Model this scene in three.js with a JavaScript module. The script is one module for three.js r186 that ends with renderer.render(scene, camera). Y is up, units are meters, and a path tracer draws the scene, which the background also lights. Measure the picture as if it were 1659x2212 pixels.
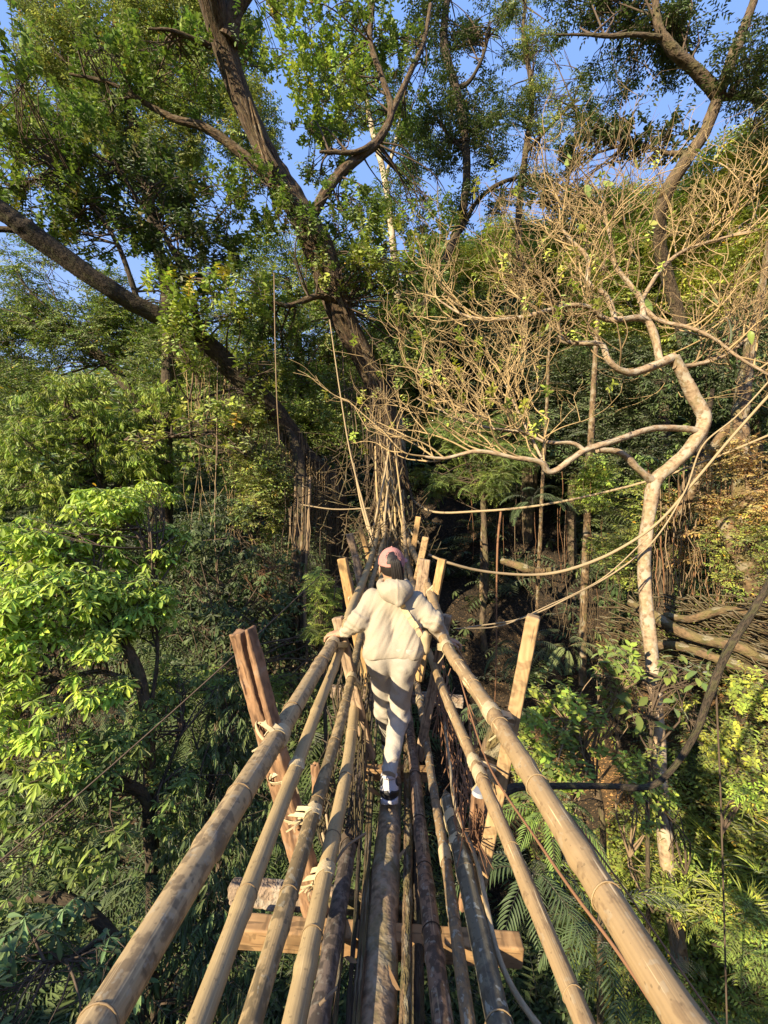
import * as THREE from 'three';
import { mergeGeometries } from 'three/addons/utils/BufferGeometryUtils.js';
import { ImprovedNoise } from 'three/addons/math/ImprovedNoise.js';
import { RoundedBoxGeometry } from 'three/addons/geometries/RoundedBoxGeometry.js';

// ---------------------------------------------------------------- camera, sky, sun, exposure
const scene = new THREE.Scene();
const EYE = 1.75, FOV = 100;
const camera = new THREE.PerspectiveCamera(FOV, 3 / 4, 0.05, 1500);
camera.position.set(0, EYE, 0);
camera.lookAt(0, EYE, -10);
scene.add(camera);
const renderer = new THREE.WebGLRenderer({ antialias: true });
renderer.toneMapping = THREE.LinearToneMapping;
renderer.toneMappingExposure = 2.45;
renderer.shadowMap.enabled = true;
const SUN = new THREE.Vector3(-0.78, 0.47, 0.80).normalize();
const sun = new THREE.DirectionalLight(new THREE.Color(1.0, 0.83, 0.55), 5.0);
sun.position.copy(SUN).multiplyScalar(60);
sun.castShadow = true;
sun.shadow.mapSize.set(4096, 4096);
Object.assign(sun.shadow.camera, { left: -35, right: 35, top: 35, bottom: -35, near: 1, far: 150 });
sun.shadow.radius = 1;
scene.add(sun, sun.target);
{
  const W = 512, H = 256, px = new Float32Array(W * H * 4);
  for (let j = 0; j < H; j++) for (let i = 0; i < W; i++) {
    const el = ((j + 0.5) / H - 0.5) * Math.PI, az = ((i + 0.5) / W - 0.5) * 2 * Math.PI;
    const y = Math.sin(el), c = Math.cos(el), x = c * Math.cos(az), z = c * Math.sin(az);
    const k = Math.pow(1 - Math.max(0, y), 3), d = Math.max(0, x * SUN.x + y * SUN.y + z * SUN.z);
    const g = 0.35 * Math.pow(d, 6);
    const o = (j * W + i) * 4, dim = y < 0 ? Math.exp(y * 5) * 0.75 + 0.25 : 1;
    px[o] = (0.115 + 0.20 * k + g * 0.4) * dim; px[o + 1] = (0.205 + 0.18 * k + g * 0.34) * dim; px[o + 2] = (0.44 + 0.06 * k + g * 0.22) * dim; px[o + 3] = 1;
  }
  const t = new THREE.DataTexture(px, W, H, THREE.RGBAFormat, THREE.FloatType);
  t.mapping = THREE.EquirectangularReflectionMapping; t.magFilter = THREE.LinearFilter; t.needsUpdate = true;
  scene.background = t; scene.environment = t;
}

// ---------------------------------------------------------------- helpers
let seed = 20240611;
function rnd() { seed |= 0; seed = seed + 0x6D2B79F5 | 0; let t = Math.imul(seed ^ seed >>> 15, 1 | seed); t = t + Math.imul(t ^ t >>> 7, 61 | t) ^ t; return ((t ^ t >>> 14) >>> 0) / 4294967296; }
const R = (a, b) => a + (b - a) * rnd();
const V = (x, y, z) => new THREE.Vector3(x, y, z);
const PN = new ImprovedNoise();
const n3 = (x, y, z) => PN.noise(x, y, z);
const F = 1106 / Math.tan(FOV * Math.PI / 360);
// a place in the world from a bearing in a 1659 x 2212 picture and a distance in metres
const P = (x, y, d) => V((x - 829.5) / F * d, EYE + (1106 - y) / F * d, -d);
const mix = (a, b, t) => a + (b - a) * t;
const sst = (a, b, x) => { const t = Math.min(1, Math.max(0, (x - a) / (b - a))); return t * t * (3 - 2 * t); };
const used = {};
function numbered(n) { used[n] = (used[n] ?? -1) + 1; return used[n] ? `${n}_${String(used[n]).padStart(3, '0')}` : n; }
function tag(o, label, category, group, kind) {
  o.name = numbered(o.name || 'thing');
  if (kind) o.userData.kind = kind;
  if (label) o.userData.label = label;
  if (category) o.userData.category = category;
  if (group) o.userData.group = group;
  scene.add(o); return o;
}
function thing(name, label, category, at = V(0, 0, 0), group) { const g = new THREE.Group(); g.name = name; g.position.copy(at); return tag(g, label, category, group); }
function part(parent, name, geo, m, kind, base = parent.position) {
  geo.translate(-base.x, -base.y, -base.z);
  const o = new THREE.Mesh(geo, m); o.name = name; o.castShadow = o.receiveShadow = true; if (kind) o.userData.kind = kind; parent.add(o); return o;
}
function solo(name, label, category, geo, m, group, kind) {      // a thing that is one mesh, its origin at its middle
  geo.computeBoundingBox(); const c = geo.boundingBox.getCenter(V(0, 0, 0)); c.y = geo.boundingBox.min.y;
  geo.translate(-c.x, -c.y, -c.z);
  const o = new THREE.Mesh(geo, m); o.name = name; o.position.copy(c); o.castShadow = o.receiveShadow = true; return tag(o, label, category, group, kind);
}
const merge = g => mergeGeometries(g.map(x => { if (!x.index) { x.setIndex([...Array(x.attributes.position.count).keys()]); } return x; }), false);

// ---- noise textures
const lat = new Float32Array(65536); { for (let i = 0; i < 65536; i++) lat[i] = rnd(); }
function vnoise(x, y, px, py, s) {                                // periodic value noise
  const xi = Math.floor(x), yi = Math.floor(y), fx = x - xi, fy = y - yi, ux = fx * fx * (3 - 2 * fx), uy = fy * fy * (3 - 2 * fy);
  const m = (a, n) => ((a % n) + n) % n, L = (i, j) => lat[(m(i, px) * 73 + m(j, py) * 1009 + s * 7919) & 65535];
  return mix(mix(L(xi, yi), L(xi + 1, yi), ux), mix(L(xi, yi + 1), L(xi + 1, yi + 1), ux), uy);
}
function fbm(u, v, fx, fy, oct, s) { let a = 0, w = 0.5, t = 0; for (let o = 0; o < oct; o++) { a += w * vnoise(u * fx, v * fy, fx, fy, s + o); t += w; w *= 0.5; fx *= 2; fy *= 2; } return a / t; }
function tex(w, h, fn, srgb = true) {
  const px = new Uint8Array(w * h * 4);
  const g = c => srgb ? (c <= 0.0031308 ? c * 12.92 : 1.055 * Math.pow(c, 1 / 2.4) - 0.055) : c;
  for (let j = 0; j < h; j++) for (let i = 0; i < w; i++) {
    const c = fn((i + 0.5) / w, (j + 0.5) / h), o = (j * w + i) * 4;
    for (let k = 0; k < 3; k++) px[o + k] = Math.max(0, Math.min(255, 255 * g(Math.max(0, Array.isArray(c) ? c[k] : c)))); px[o + 3] = 255;
  }
  const t = new THREE.DataTexture(px, w, h); t.wrapS = t.wrapT = THREE.RepeatWrapping; t.magFilter = THREE.LinearFilter; t.minFilter = THREE.LinearMipmapLinearFilter; t.generateMipmaps = true;
  if (srgb) t.colorSpace = THREE.SRGBColorSpace; t.needsUpdate = true; return t;
}
const c3 = (a, b, t) => [mix(a[0], b[0], t), mix(a[1], b[1], t), mix(a[2], b[2], t)];
const sc = (a, k) => [a[0] * k, a[1] * k, a[2] * k];
function std(map, rough, bump, bs, extra) { return new THREE.MeshStandardMaterial({ map, roughness: rough, bumpMap: bump || null, bumpScale: bs || 0, side: THREE.DoubleSide, ...extra }); }
function plain(r, g, b, rough = 0.8, extra) { return new THREE.MeshStandardMaterial({ color: new THREE.Color().setRGB(r, g, b), roughness: rough, side: THREE.DoubleSide, ...extra }); }

// bamboo: u once round the culm, v runs 1.6 m
function bambooMat(base, dark, spots, streak, lichen, s) {
  const f = (u, v) => {
    const fib = fbm(u, v, 64, 4, 3, s), big = fbm(u, v, 3, 12, 4, s + 11), mould = fbm(u, v, 12, 84, 4, s + 23), zone = fbm(u, v, 2, 7, 3, s + 31);
    let c = c3(sc(base, 0.72), sc(base, 1.25), 0.45 * fib + 0.55 * big);
    const k = sst(0.62 - spots * 0.22, 0.74 - spots * 0.2, mould * 0.62 + zone * 0.42) * Math.min(1, spots + 0.25);
    c = c3(c, dark, k * 0.8);
    const st = sst(0.72, 0.8, fbm(u, v, 40, 9, 2, s + 41)) * streak; c = c3(c, [0.62, 0.47, 0.27], st);
    const sp = sst(0.66, 0.72, fbm(u, v, 13, 104, 4, s + 57)) * lichen; c = c3(c, [0.36, 0.37, 0.32], sp);
    const sc1 = sst(0.78, 0.82, fbm(u, v, 24, 160, 2, s + 71)) * 0.5; return sc(c, 1 - sc1 * 0.6);
  };
  return std(tex(256, 2048, f), 0.68, tex(256, 1024, (u, v) => 0.5 * fbm(u, v, 64, 6, 3, s) + 0.5 * fbm(u, v, 12, 84, 4, s + 23), false), 0.0014);
}
const M = {};
M.bClean = bambooMat([0.333, 0.247, 0.130], [0.13, 0.085, 0.045], 0.15, 0.35, 0, 3);
M.bMottle = bambooMat([0.333, 0.242, 0.130], [0.085, 0.058, 0.035], 0.55, 0.25, 0.2, 7);
M.bSpot = bambooMat([0.316, 0.228, 0.117], [0.10, 0.075, 0.04], 0.8, 0.1, 0.25, 13);
M.bStreak = bambooMat([0.308, 0.213, 0.111], [0.15, 0.095, 0.05], 0.4, 1.0, 0.15, 17);
M.bDark = bambooMat([0.110, 0.084, 0.068], [0.02, 0.016, 0.014], 0.7, 0.08, 0.15, 19);
M.bBrown = bambooMat([0.186, 0.119, 0.080], [0.035, 0.024, 0.018], 0.75, 0.35, 0.35, 27);
M.bLichen = bambooMat([0.136, 0.121, 0.082], [0.06, 0.05, 0.035], 0.6, 0.1, 0.6, 37);
M.bMixed = bambooMat([0.241, 0.161, 0.085], [0.11, 0.10, 0.08], 0.7, 0.1, 0.6, 43);

function barkMat(a, b, s, bs = 0.012, moss = 0, lich = 0, fx = 10, fy = 5) {
  const hgt = (u, v) => { const r = Math.abs(fbm(u, v, fx, fy, 5, s) - 0.5) * 2; return 0.65 * (1 - r) + 0.35 * fbm(u, v, fx * 3, fy * 4, 4, s + 9); };
  const f = (u, v) => {
    const h = hgt(u, v); let c = c3(a, b, sst(0.3, 0.95, h)); c = sc(c, 0.7 + 0.6 * fbm(u, v, 4, 4, 4, s + 20));
    c = c3(c, [0.085, 0.10, 0.025], moss * sst(0.5, 0.66, fbm(u, v, 5, 4, 4, s + 33)));
    return c3(c, [0.46, 0.44, 0.37], lich * sst(0.56, 0.66, fbm(u, v, 8, 7, 4, s + 45)));
  };
  return std(tex(512, 512, f), 0.95, tex(512, 512, hgt, false), bs);
}
M.bark = barkMat([0.035, 0.025, 0.018], [0.15, 0.108, 0.07], 61, 0.035, 0.3);
M.barkDark = barkMat([0.018, 0.014, 0.01], [0.075, 0.055, 0.036], 67, 0.03, 0.25);
M.barkPale = barkMat([0.22, 0.165, 0.11], [0.44, 0.35, 0.25], 71, 0.006, 0.25, 0.7, 6, 8);
M.barkFig = barkMat([0.02, 0.014, 0.01], [0.115, 0.07, 0.04], 73, 0.05, 0.15, 0.1, 9, 3);
M.barkLog = barkMat([0.09, 0.064, 0.04], [0.31, 0.225, 0.145], 79, 0.009, 0.35, 0.22, 8, 9);
M.barkRoot = barkMat([0.045, 0.03, 0.018], [0.19, 0.125, 0.068], 83, 0.03, 0.4, 0.25, 8, 5);
M.twig = plain(0.22, 0.155, 0.095, 0.85);
M.twigBare = barkMat([0.15, 0.10, 0.06], [0.36, 0.265, 0.175], 89, 0.008, 0.3, 0.4, 6, 9);
M.twigTan = plain(0.36, 0.26, 0.13, 0.85); M.twigTan2 = plain(0.24, 0.17, 0.09, 0.9);
M.twigDark = plain(0.085, 0.06, 0.042, 0.9);
M.twigRed = plain(0.20, 0.10, 0.05, 0.85);
M.rope = std(tex(64, 256, (u, v) => c3([0.18, 0.13, 0.075], [0.44, 0.35, 0.22], fbm(u, v, 12, 20, 3, 91))), 0.9);
M.vinePale = plain(0.33, 0.25, 0.15, 0.85);
M.strip = std(tex(128, 256, (u, v) => c3([0.34, 0.265, 0.15], [0.54, 0.45, 0.29], 0.6 * fbm(u, v, 4, 30, 3, 97) + 0.4 * fbm(u, v, 6, 6, 3, 98))), 0.6);

function woodMat(a, b, s, rough = 0.75) {                          // u across, v along the grain
  const g = (u, v) => { const w = fbm(u, v, 3, 2, 3, s) * 5 + u * 6; return 0.55 * (0.5 + 0.5 * Math.sin(w * 6.283)) + 0.45 * fbm(u, v, 60, 5, 3, s + 5); };
  return std(tex(256, 512, (u, v) => { let c = sc(c3(a, b, g(u, v)), 0.7 + 0.55 * fbm(u, v, 4, 6, 4, s + 9)); const st = sst(0.6, 0.72, fbm(u, v, 6, 9, 4, s + 15)); c = sc(c, 1 - 0.35 * st); const ck = sst(0.68, 0.74, fbm(u, v, 40, 3, 2, s + 21)); return sc(c, 1 - 0.45 * ck); }), rough, tex(256, 512, g, false), 0.0012);
}
M.woodPale = woodMat([0.30, 0.185, 0.085], [0.43, 0.29, 0.15], 101);
M.woodGold = woodMat([0.30, 0.175, 0.065], [0.44, 0.28, 0.12], 107);
M.woodRed = barkMat([0.095, 0.05, 0.028], [0.32, 0.185, 0.10], 103, 0.006, 0, 0.12, 14, 3);
M.woodGrey = woodMat([0.20, 0.135, 0.085], [0.40, 0.28, 0.18], 109);
M.woodBeam = woodMat([0.27, 0.155, 0.07], [0.40, 0.25, 0.12], 113);
M.slab = barkMat([0.09, 0.062, 0.042], [0.30, 0.22, 0.155], 117, 0.02, 0, 0.3, 7, 7);
M.soil = (() => {  // litter browns lowered so the soil also carries the shade of the hollow
  const f = (u, v) => { const a = fbm(u, v, 24, 24, 4, 121), b = fbm(u, v, 70, 70, 2, 125); let c = c3([0.012, 0.009, 0.006], [0.05, 0.032, 0.018], a); c = c3(c, [0.16, 0.10, 0.05], sst(0.66, 0.74, b)); return c; };
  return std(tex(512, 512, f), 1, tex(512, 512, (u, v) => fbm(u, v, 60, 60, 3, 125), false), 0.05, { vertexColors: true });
})();

// ---- tubes: pts Vector3[], rad(t) in metres, u turns once round (times uk), v in metres (times vk)
function tube(pts, rad, { seg = 8, step = 0.1, straight = false, uk = 1, vk = 1, wob = 0, caps = true, max = 400 } = {}) {
  const curve = straight ? null : new THREE.CatmullRomCurve3(pts, false, 'centripetal');
  let L = 0; for (let i = 1; i < pts.length; i++) L += pts[i].distanceTo(pts[i - 1]);
  const n = Math.max(pts.length - 1, Math.min(max, Math.ceil(L / step))), Q = [];
  if (straight) { const acc = [0]; for (let i = 1; i < pts.length; i++) acc.push(acc[i - 1] + pts[i].distanceTo(pts[i - 1])); for (let i = 0, k = 0; i <= n; i++) { const s = L * i / n; while (k < pts.length - 2 && acc[k + 1] < s) k++; Q.push(pts[k].clone().lerp(pts[k + 1], (s - acc[k]) / (acc[k + 1] - acc[k]))); } }
  else for (let i = 0; i <= n; i++) Q.push(curve.getPoint(i / n));
  const pos = [], uv = [], idx = []; let N = V(0, 1, 0), len = 0; const T = V(0, 0, 0), B = V(0, 0, 0), ph = rnd() * 100;
  for (let i = 0; i <= n; i++) {
    T.copy(Q[Math.min(n, i + 1)]).sub(Q[Math.max(0, i - 1)]).normalize();
    if (!i) { N = Math.abs(T.y) > 0.9 ? V(1, 0, 0) : V(0, 1, 0); }
    N.addScaledVector(T, -N.dot(T)); if (N.lengthSq() < 1e-6) N.set(T.y, T.z, T.x).addScaledVector(T, -N.dot(T)); N.normalize(); B.crossVectors(T, N);
    if (i) len += Q[i].distanceTo(Q[i - 1]);
    const r = rad(i / n, len);
    for (let j = 0; j <= seg; j++) {
      const a = j / seg * Math.PI * 2, w = wob ? 1 + wob * (n3(Math.cos(a) * 1.3 + ph, Math.sin(a) * 1.3, len * 1.1 / Math.max(0.02, r) * 0.25) * 1.3) : 1, cs = Math.cos(a) * r * w, sn = Math.sin(a) * r * w;
      pos.push(Q[i].x + N.x * cs + B.x * sn, Q[i].y + N.y * cs + B.y * sn, Q[i].z + N.z * cs + B.z * sn); uv.push(j / seg * uk, len * vk);
    }
  }
  const w = seg + 1;
  for (let i = 0; i < n; i++) for (let j = 0; j < seg; j++) { const a = i * w + j, b = a + w; idx.push(a, a + 1, b, b, a + 1, b + 1); }
  const geo = new THREE.BufferGeometry(); geo.setAttribute('position', new THREE.Float32BufferAttribute(pos, 3)); geo.setAttribute('uv', new THREE.Float32BufferAttribute(uv, 2)); geo.setIndex(idx); geo.computeVertexNormals();
  const nn = geo.attributes.normal; for (let i = 0; i <= n; i++) { const a = i * w, b = a + seg; const x = nn.getX(a) + nn.getX(b), y = nn.getY(a) + nn.getY(b), z = nn.getZ(a) + nn.getZ(b), l = Math.hypot(x, y, z) || 1; nn.setXYZ(a, x / l, y / l, z / l); nn.setXYZ(b, x / l, y / l, z / l); }
  if (!caps) return geo;
  const list = [geo]; for (const e of [0, n]) { const p = [Q[e].x, Q[e].y, Q[e].z], u = [0.5, 0.5], ix = []; for (let j = 0; j < seg; j++) { const o = (e * w + j) * 3; p.push(pos[o], pos[o + 1], pos[o + 2]); u.push(0.5 + 0.4 * Math.cos(j), 0.5 + 0.05 * Math.sin(j)); } for (let j = 0; j < seg; j++) e ? ix.push(0, 1 + j, 1 + (j + 1) % seg) : ix.push(0, 1 + (j + 1) % seg, 1 + j); const g = new THREE.BufferGeometry(); g.setAttribute('position', new THREE.Float32BufferAttribute(p, 3)); g.setAttribute('uv', new THREE.Float32BufferAttribute(u, 2)); g.setIndex(ix); g.computeVertexNormals(); list.push(g); }
  return mergeGeometries(list, false);
}
// picture bearings [x, y, distance, width] -> a limb that tapers through the given widths
function limb(a, o = {}) {
  const pts = a.map(q => P(q[0], q[1], q[2])), acc = [0]; for (let i = 1; i < pts.length; i++) acc.push(acc[i - 1] + pts[i].distanceTo(pts[i - 1]));
  const L = acc[acc.length - 1], rs = a.map(q => q[3] / 2 / F * q[2]);
  const g = tube(pts, t => { const s = t * L; let k = 0; while (k < acc.length - 2 && acc[k + 1] < s) k++; return mix(rs[k], rs[k + 1], Math.min(1, (s - acc[k]) / (acc[k + 1] - acc[k] || 1))); }, { seg: 10, step: 0.08, uk: Math.max(1, Math.round(Math.max(...rs) * 9)), vk: 1.5, wob: 0.14, ...o });
  g.userData = { pts, rs }; return g;
}
// ---------------------------------------------------------------- the gorge: one sheet of ground out to the horizon
function ground(x, z) {
  const far = z < -7 ? mix(-9, -0.6, sst(-7.5, -13.5, z)) + Math.max(0, -13.5 - z) * mix(0.5, 0.98, sst(-5, 7, x)) * (1 - sst(-32, -90, z) * 0.55) : -9;
  const near = mix(-9, -0.4, sst(-0.5, 3.5, z)) + Math.max(0, z - 3) * 0.25;
  let rw = -9; const xr = x - 0.12 * Math.max(0, -z - 6);
  if (xr > 2) rw = xr < 4 ? mix(-9, -5, (xr - 2) / 2) : xr < 6.6 ? mix(-5, -1.4, (xr - 4) / 2.6) : xr < 8.6 ? mix(-1.4, 1.4, (xr - 6.6) / 2) : 1.4 + (xr - 8.6) * 0.55;
  const lw = x < -10 ? mix(-9, -4, sst(-10, -20, x)) + Math.max(0, -20 - x) * 0.3 : -9;
  const m = Math.max(far, near, rw, lw), soft = Math.log(Math.exp(far) + Math.exp(near) + Math.exp(rw) + Math.exp(lw));
  const h = m > 12 ? m : soft;
  return Math.min(h, 34) + 0.35 * n3(x * 0.35, z * 0.35, 1.7) + 0.16 * n3(x * 1.1, z * 1.1, 5.2) + (h > 6 ? 1.5 * n3(x * 0.08, z * 0.08, 9) : 0);
}
{
  const N = 210, pos = [], uv = [], col = [], idx = [], S = s => Math.sign(s) * (Math.abs(s) * 20 + Math.pow(Math.abs(s), 6) * 700);
  for (let j = 0; j <= N; j++) for (let i = 0; i <= N; i++) {
    const x = S(i / N * 2 - 1), z = S(j / N * 2 - 1) - 8, y = ground(x, z); pos.push(x, y, z); uv.push((x + y * 0.5) / 2.2, (z - y * 0.9) / 2.2);
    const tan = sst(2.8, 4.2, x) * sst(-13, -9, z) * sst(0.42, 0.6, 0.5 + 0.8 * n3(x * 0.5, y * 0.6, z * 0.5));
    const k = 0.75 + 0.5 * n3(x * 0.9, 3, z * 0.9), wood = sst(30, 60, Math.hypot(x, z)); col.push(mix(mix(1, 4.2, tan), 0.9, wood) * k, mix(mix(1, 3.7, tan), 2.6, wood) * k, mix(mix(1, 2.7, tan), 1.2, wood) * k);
  }
  for (let j = 0; j < N; j++) for (let i = 0; i < N; i++) { const a = j * (N + 1) + i, b = a + N + 1; idx.push(a, b, a + 1, a + 1, b, b + 1); }
  const g = new THREE.BufferGeometry(); g.setAttribute('position', new THREE.Float32BufferAttribute(pos, 3)); g.setAttribute('uv', new THREE.Float32BufferAttribute(uv, 2)); g.setAttribute('color', new THREE.Float32BufferAttribute(col, 3)); g.setIndex(idx); g.computeVertexNormals();
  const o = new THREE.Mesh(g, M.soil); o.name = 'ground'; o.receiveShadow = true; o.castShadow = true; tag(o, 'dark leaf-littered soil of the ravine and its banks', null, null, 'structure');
}

// ---------------------------------------------------------------- foliage pieces
const leafMat = (cc = 0.25) => new THREE.MeshPhysicalMaterial({ color: 0xffffff, vertexColors: true, roughness: 1, transmission: 0.38, thickness: 0, clearcoat: cc, clearcoatRoughness: 0.38, side: THREE.DoubleSide });
const LM = leafMat(0.3);
class Leaves {
  constructor() { this.p = []; this.c = []; this.i = []; }
  // blade from o along d, n its upper side; st = [[along, half width, sag]...]
  add(o, d, n, len, wid, tint = 1, prof = [[0.3, 0.9], [0.65, 1]], sag = 0.12, warm = 0) {
    d = d.clone().normalize(); const s = V(0, 0, 0).crossVectors(d, n).normalize(), up = V(0, 0, 0).crossVectors(s, d).normalize(), b = this.p.length / 3;
    const put = (a, w, h) => { const t = a * len, q = -sag * a * a * len + h * len; this.p.push(o.x + d.x * t + s.x * w + up.x * q, o.y + d.y * t + s.y * w + up.y * q, o.z + d.z * t + s.z * w + up.z * q); const k = tint * (w ? 1 : 1.12); this.c.push(k * (1 + warm * 3), k * (1 + warm * 0.6), k * (1 - warm * 0.2)); };
    put(0, 0, 0); for (const [a, w] of prof) { put(a, 0, 0); put(a, -w * wid / 2, 0.05); put(a, w * wid / 2, 0.05); } put(1, 0, 0);
    const m = prof.length; this.i.push(b, b + 1, b + 2, b, b + 3, b + 1);
    for (let k = 0; k < m - 1; k++) { const q = b + 1 + 3 * k; this.i.push(q, q + 3, q + 1, q + 1, q + 3, q + 4, q, q + 2, q + 3, q + 2, q + 5, q + 3); }
    const q = b + 1 + 3 * (m - 1), e = b + 1 + 3 * m; this.i.push(q, e, q + 1, q, q + 2, e);
  }
  stem(a, b, r, k = 0.5) { const g = tube([a, b], () => r, { seg: 3, step: 9, straight: true, caps: false }), o = this.p.length / 3; this.p.push(...g.attributes.position.array); for (let i = 0; i < g.attributes.position.count; i++) this.c.push(k * 1.5, k * 0.8, k * 0.9); for (const v of g.index.array) this.i.push(v + o); }
  geo() { const g = new THREE.BufferGeometry(); g.setAttribute('position', new THREE.Float32BufferAttribute(this.p, 3)); g.setAttribute('color', new THREE.Float32BufferAttribute(this.c, 3)); g.setIndex(this.i); g.computeVertexNormals(); return g; }
}
const OVAL = [[0.22, 0.72], [0.5, 1], [0.78, 0.72]], OBOV = [[0.3, 0.4], [0.66, 1], [0.88, 0.7]], LANCE = [[0.25, 0.85], [0.6, 0.8]];
const K = { oval: [], whorl: [], lance: [], small: [], grass: [], compound: [], fern: [], big: [] }, AREA = { oval: 0.044, whorl: 0.045, lance: 0.036, small: 0.03, grass: 0.08, compound: 0.06, fern: 0.12, big: 0.16 };
for (let v = 0; v < 5; v++) {
  let l = new Leaves();                                            // sprig of oval leaves
  const tip = V(R(-0.05, 0.05), 0.3, R(-0.05, 0.05)); l.stem(V(0, 0, 0), tip, 0.004);
  for (let k = 0; k < 12; k++) { const a = k * 2.4 + R(-0.4, 0.4), e = R(-0.5, 0.55), o = tip.clone().multiplyScalar(0.1 + 0.9 * (k + 0.5) / 12); const d = V(Math.cos(a) * Math.cos(e), Math.sin(e), Math.sin(a) * Math.cos(e)); l.add(o, d, V(R(-0.4, 0.4), 1, R(-0.4, 0.4)), R(0.085, 0.13), R(0.045, 0.062), R(0.75, 1.25), OVAL, R(0, 0.25), rnd() < 0.025 ? 0.9 : 0); }
  K.oval.push(l.geo());
  l = new Leaves(); const nw = 5 + v; l.stem(V(0, -0.12, 0), V(0, 0, 0), 0.004);   // hand-shaped whorl of drooping leaves
  for (let k = 0; k < nw; k++) { const a = k / nw * 6.283 + R(-0.28, 0.28), e = R(-0.8, 0.25); l.add(V(0, 0, 0), V(Math.cos(a) * Math.cos(e), Math.sin(e), Math.sin(a) * Math.cos(e)), V(0, 1, 0), R(0.10, 0.22), R(0.042, 0.066), R(0.75, 1.2), OBOV, R(0.05, 0.55)); }
  K.whorl.push(l.geo());
  l = new Leaves(); l.stem(V(0, 0, 0), V(0.28, -0.12, 0), 0.003);   // hanging narrow leaves
  for (let k = 0; k < 15; k++) { const t = (k + 1) / 16, o = V(0.28 * t, -0.12 * t, 0), a = R(0, 6.283); l.add(o, V(Math.cos(a) * 0.5 + 0.3, R(-1.3, -0.5), Math.sin(a) * 0.5), V(Math.cos(a), 0.6, Math.sin(a)), R(0.10, 0.16), R(0.022, 0.034), R(0.75, 1.2), LANCE, R(0, 0.2)); }
  K.lance.push(l.geo());
  l = new Leaves();                                                // flat sprays of small leaves for far crowns
  for (let q = 0; q < 4; q++) { const a = q * 1.57 + R(-0.5, 0.5), e = R(-0.25, 0.35), d = V(Math.cos(a) * Math.cos(e), Math.sin(e), Math.sin(a) * Math.cos(e)), s = V(-Math.sin(a), 0, Math.cos(a)), L = R(0.18, 0.3); l.stem(V(0, 0, 0), d.clone().multiplyScalar(L), 0.003);
    for (let k = 1; k <= 7; k++) { const o = d.clone().multiplyScalar(L * k / 7), sg = k % 2 ? 1 : -1; l.add(o, s.clone().multiplyScalar(sg * R(0.6, 1.1)).addScaledVector(d, R(0.4, 1)).add(V(0, R(-0.6, 0.1), 0)), V(R(-0.4, 0.4), 1, R(-0.4, 0.4)), R(0.06, 0.095), R(0.03, 0.042), R(0.7, 1.25), LANCE, R(0, 0.25), rnd() < 0.012 ? 0.6 : 0); } }
  K.small.push(l.geo());
  l = new Leaves();                                                // tuft of long strap leaves
  for (let k = 0; k < 16; k++) { const a = R(0, 6.283), e = R(0.5, 1.35); l.add(V(R(-0.03, 0.03), 0, R(-0.03, 0.03)), V(Math.cos(a) * Math.cos(e), Math.sin(e), Math.sin(a) * Math.cos(e)), V(0, 1, 0), R(0.35, 0.75), R(0.014, 0.028), R(0.75, 1.3), [[0.25, 1], [0.55, 0.9], [0.8, 0.6]], R(0.3, 0.9), rnd() < 0.06 ? 0.25 : 0); }
  K.grass.push(l.geo());
  l = new Leaves();                                                // spray of feathered leaves, three to a twig
  for (let q = 0; q < 4; q++) { const a = q * 1.7 + R(-0.3, 0.3), e = R(-0.45, 0.25), d = V(Math.cos(a) * Math.cos(e), Math.sin(e), Math.sin(a) * Math.cos(e)), s = V(-Math.sin(a), 0, Math.cos(a)); l.stem(V(0, 0, 0), d.clone().multiplyScalar(0.34), 0.003);
    for (let k = 1; k <= 7; k++) for (const sg of [-1, 1]) { const o = d.clone().multiplyScalar(0.34 * k / 7); o.y -= 0.1 * (k / 7) ** 2; l.add(o, s.clone().multiplyScalar(sg).addScaledVector(d, 0.5).add(V(0, -0.25, 0)), V(0, 1, 0), 0.10, 0.03, R(0.8, 1.2), LANCE, 0.2); } }
  K.compound.push(l.geo());
  l = new Leaves();                                                // a fern's arching fronds
  for (let q = 0; q < 6; q++) { const a = q * 1.05 + R(-0.2, 0.2), L = R(0.5, 0.8); let o = V(0, 0, 0), e = R(0.7, 1.1); for (let k = 0; k < 12; k++) { const d = V(Math.cos(a) * Math.cos(e), Math.sin(e), Math.sin(a) * Math.cos(e)), s = V(-Math.sin(a), 0, Math.cos(a)); const nx = o.clone().addScaledVector(d, L / 12); l.stem(o, nx, 0.003); o = nx; e -= 0.14; for (const sg of [-1, 1]) l.add(o, s.clone().multiplyScalar(sg).addScaledVector(d, 0.35).add(V(0, -0.2, 0)), V(0, 1, 0), 0.17 * Math.sin((k + 1.5) / 14 * 3.1), 0.026, R(0.8, 1.2), LANCE, 0.15); } }
  K.fern.push(l.geo());
  l = new Leaves();                                                // a few broad leaves
  for (let k = 0; k < 6; k++) { const a = k * 2.4, e = R(-0.6, 0.3); const d = V(Math.cos(a) * Math.cos(e), Math.sin(e), Math.sin(a) * Math.cos(e)), o = d.clone().multiplyScalar(0.08).add(V(0, k * 0.04, 0)); l.stem(V(0, k * 0.04, 0), o, 0.004); l.add(o, d, V(0, 1, 0), R(0.18, 0.28), R(0.09, 0.13), R(0.8, 1.2), OVAL, R(0.1, 0.4)); }
  K.big.push(l.geo());
}
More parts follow.
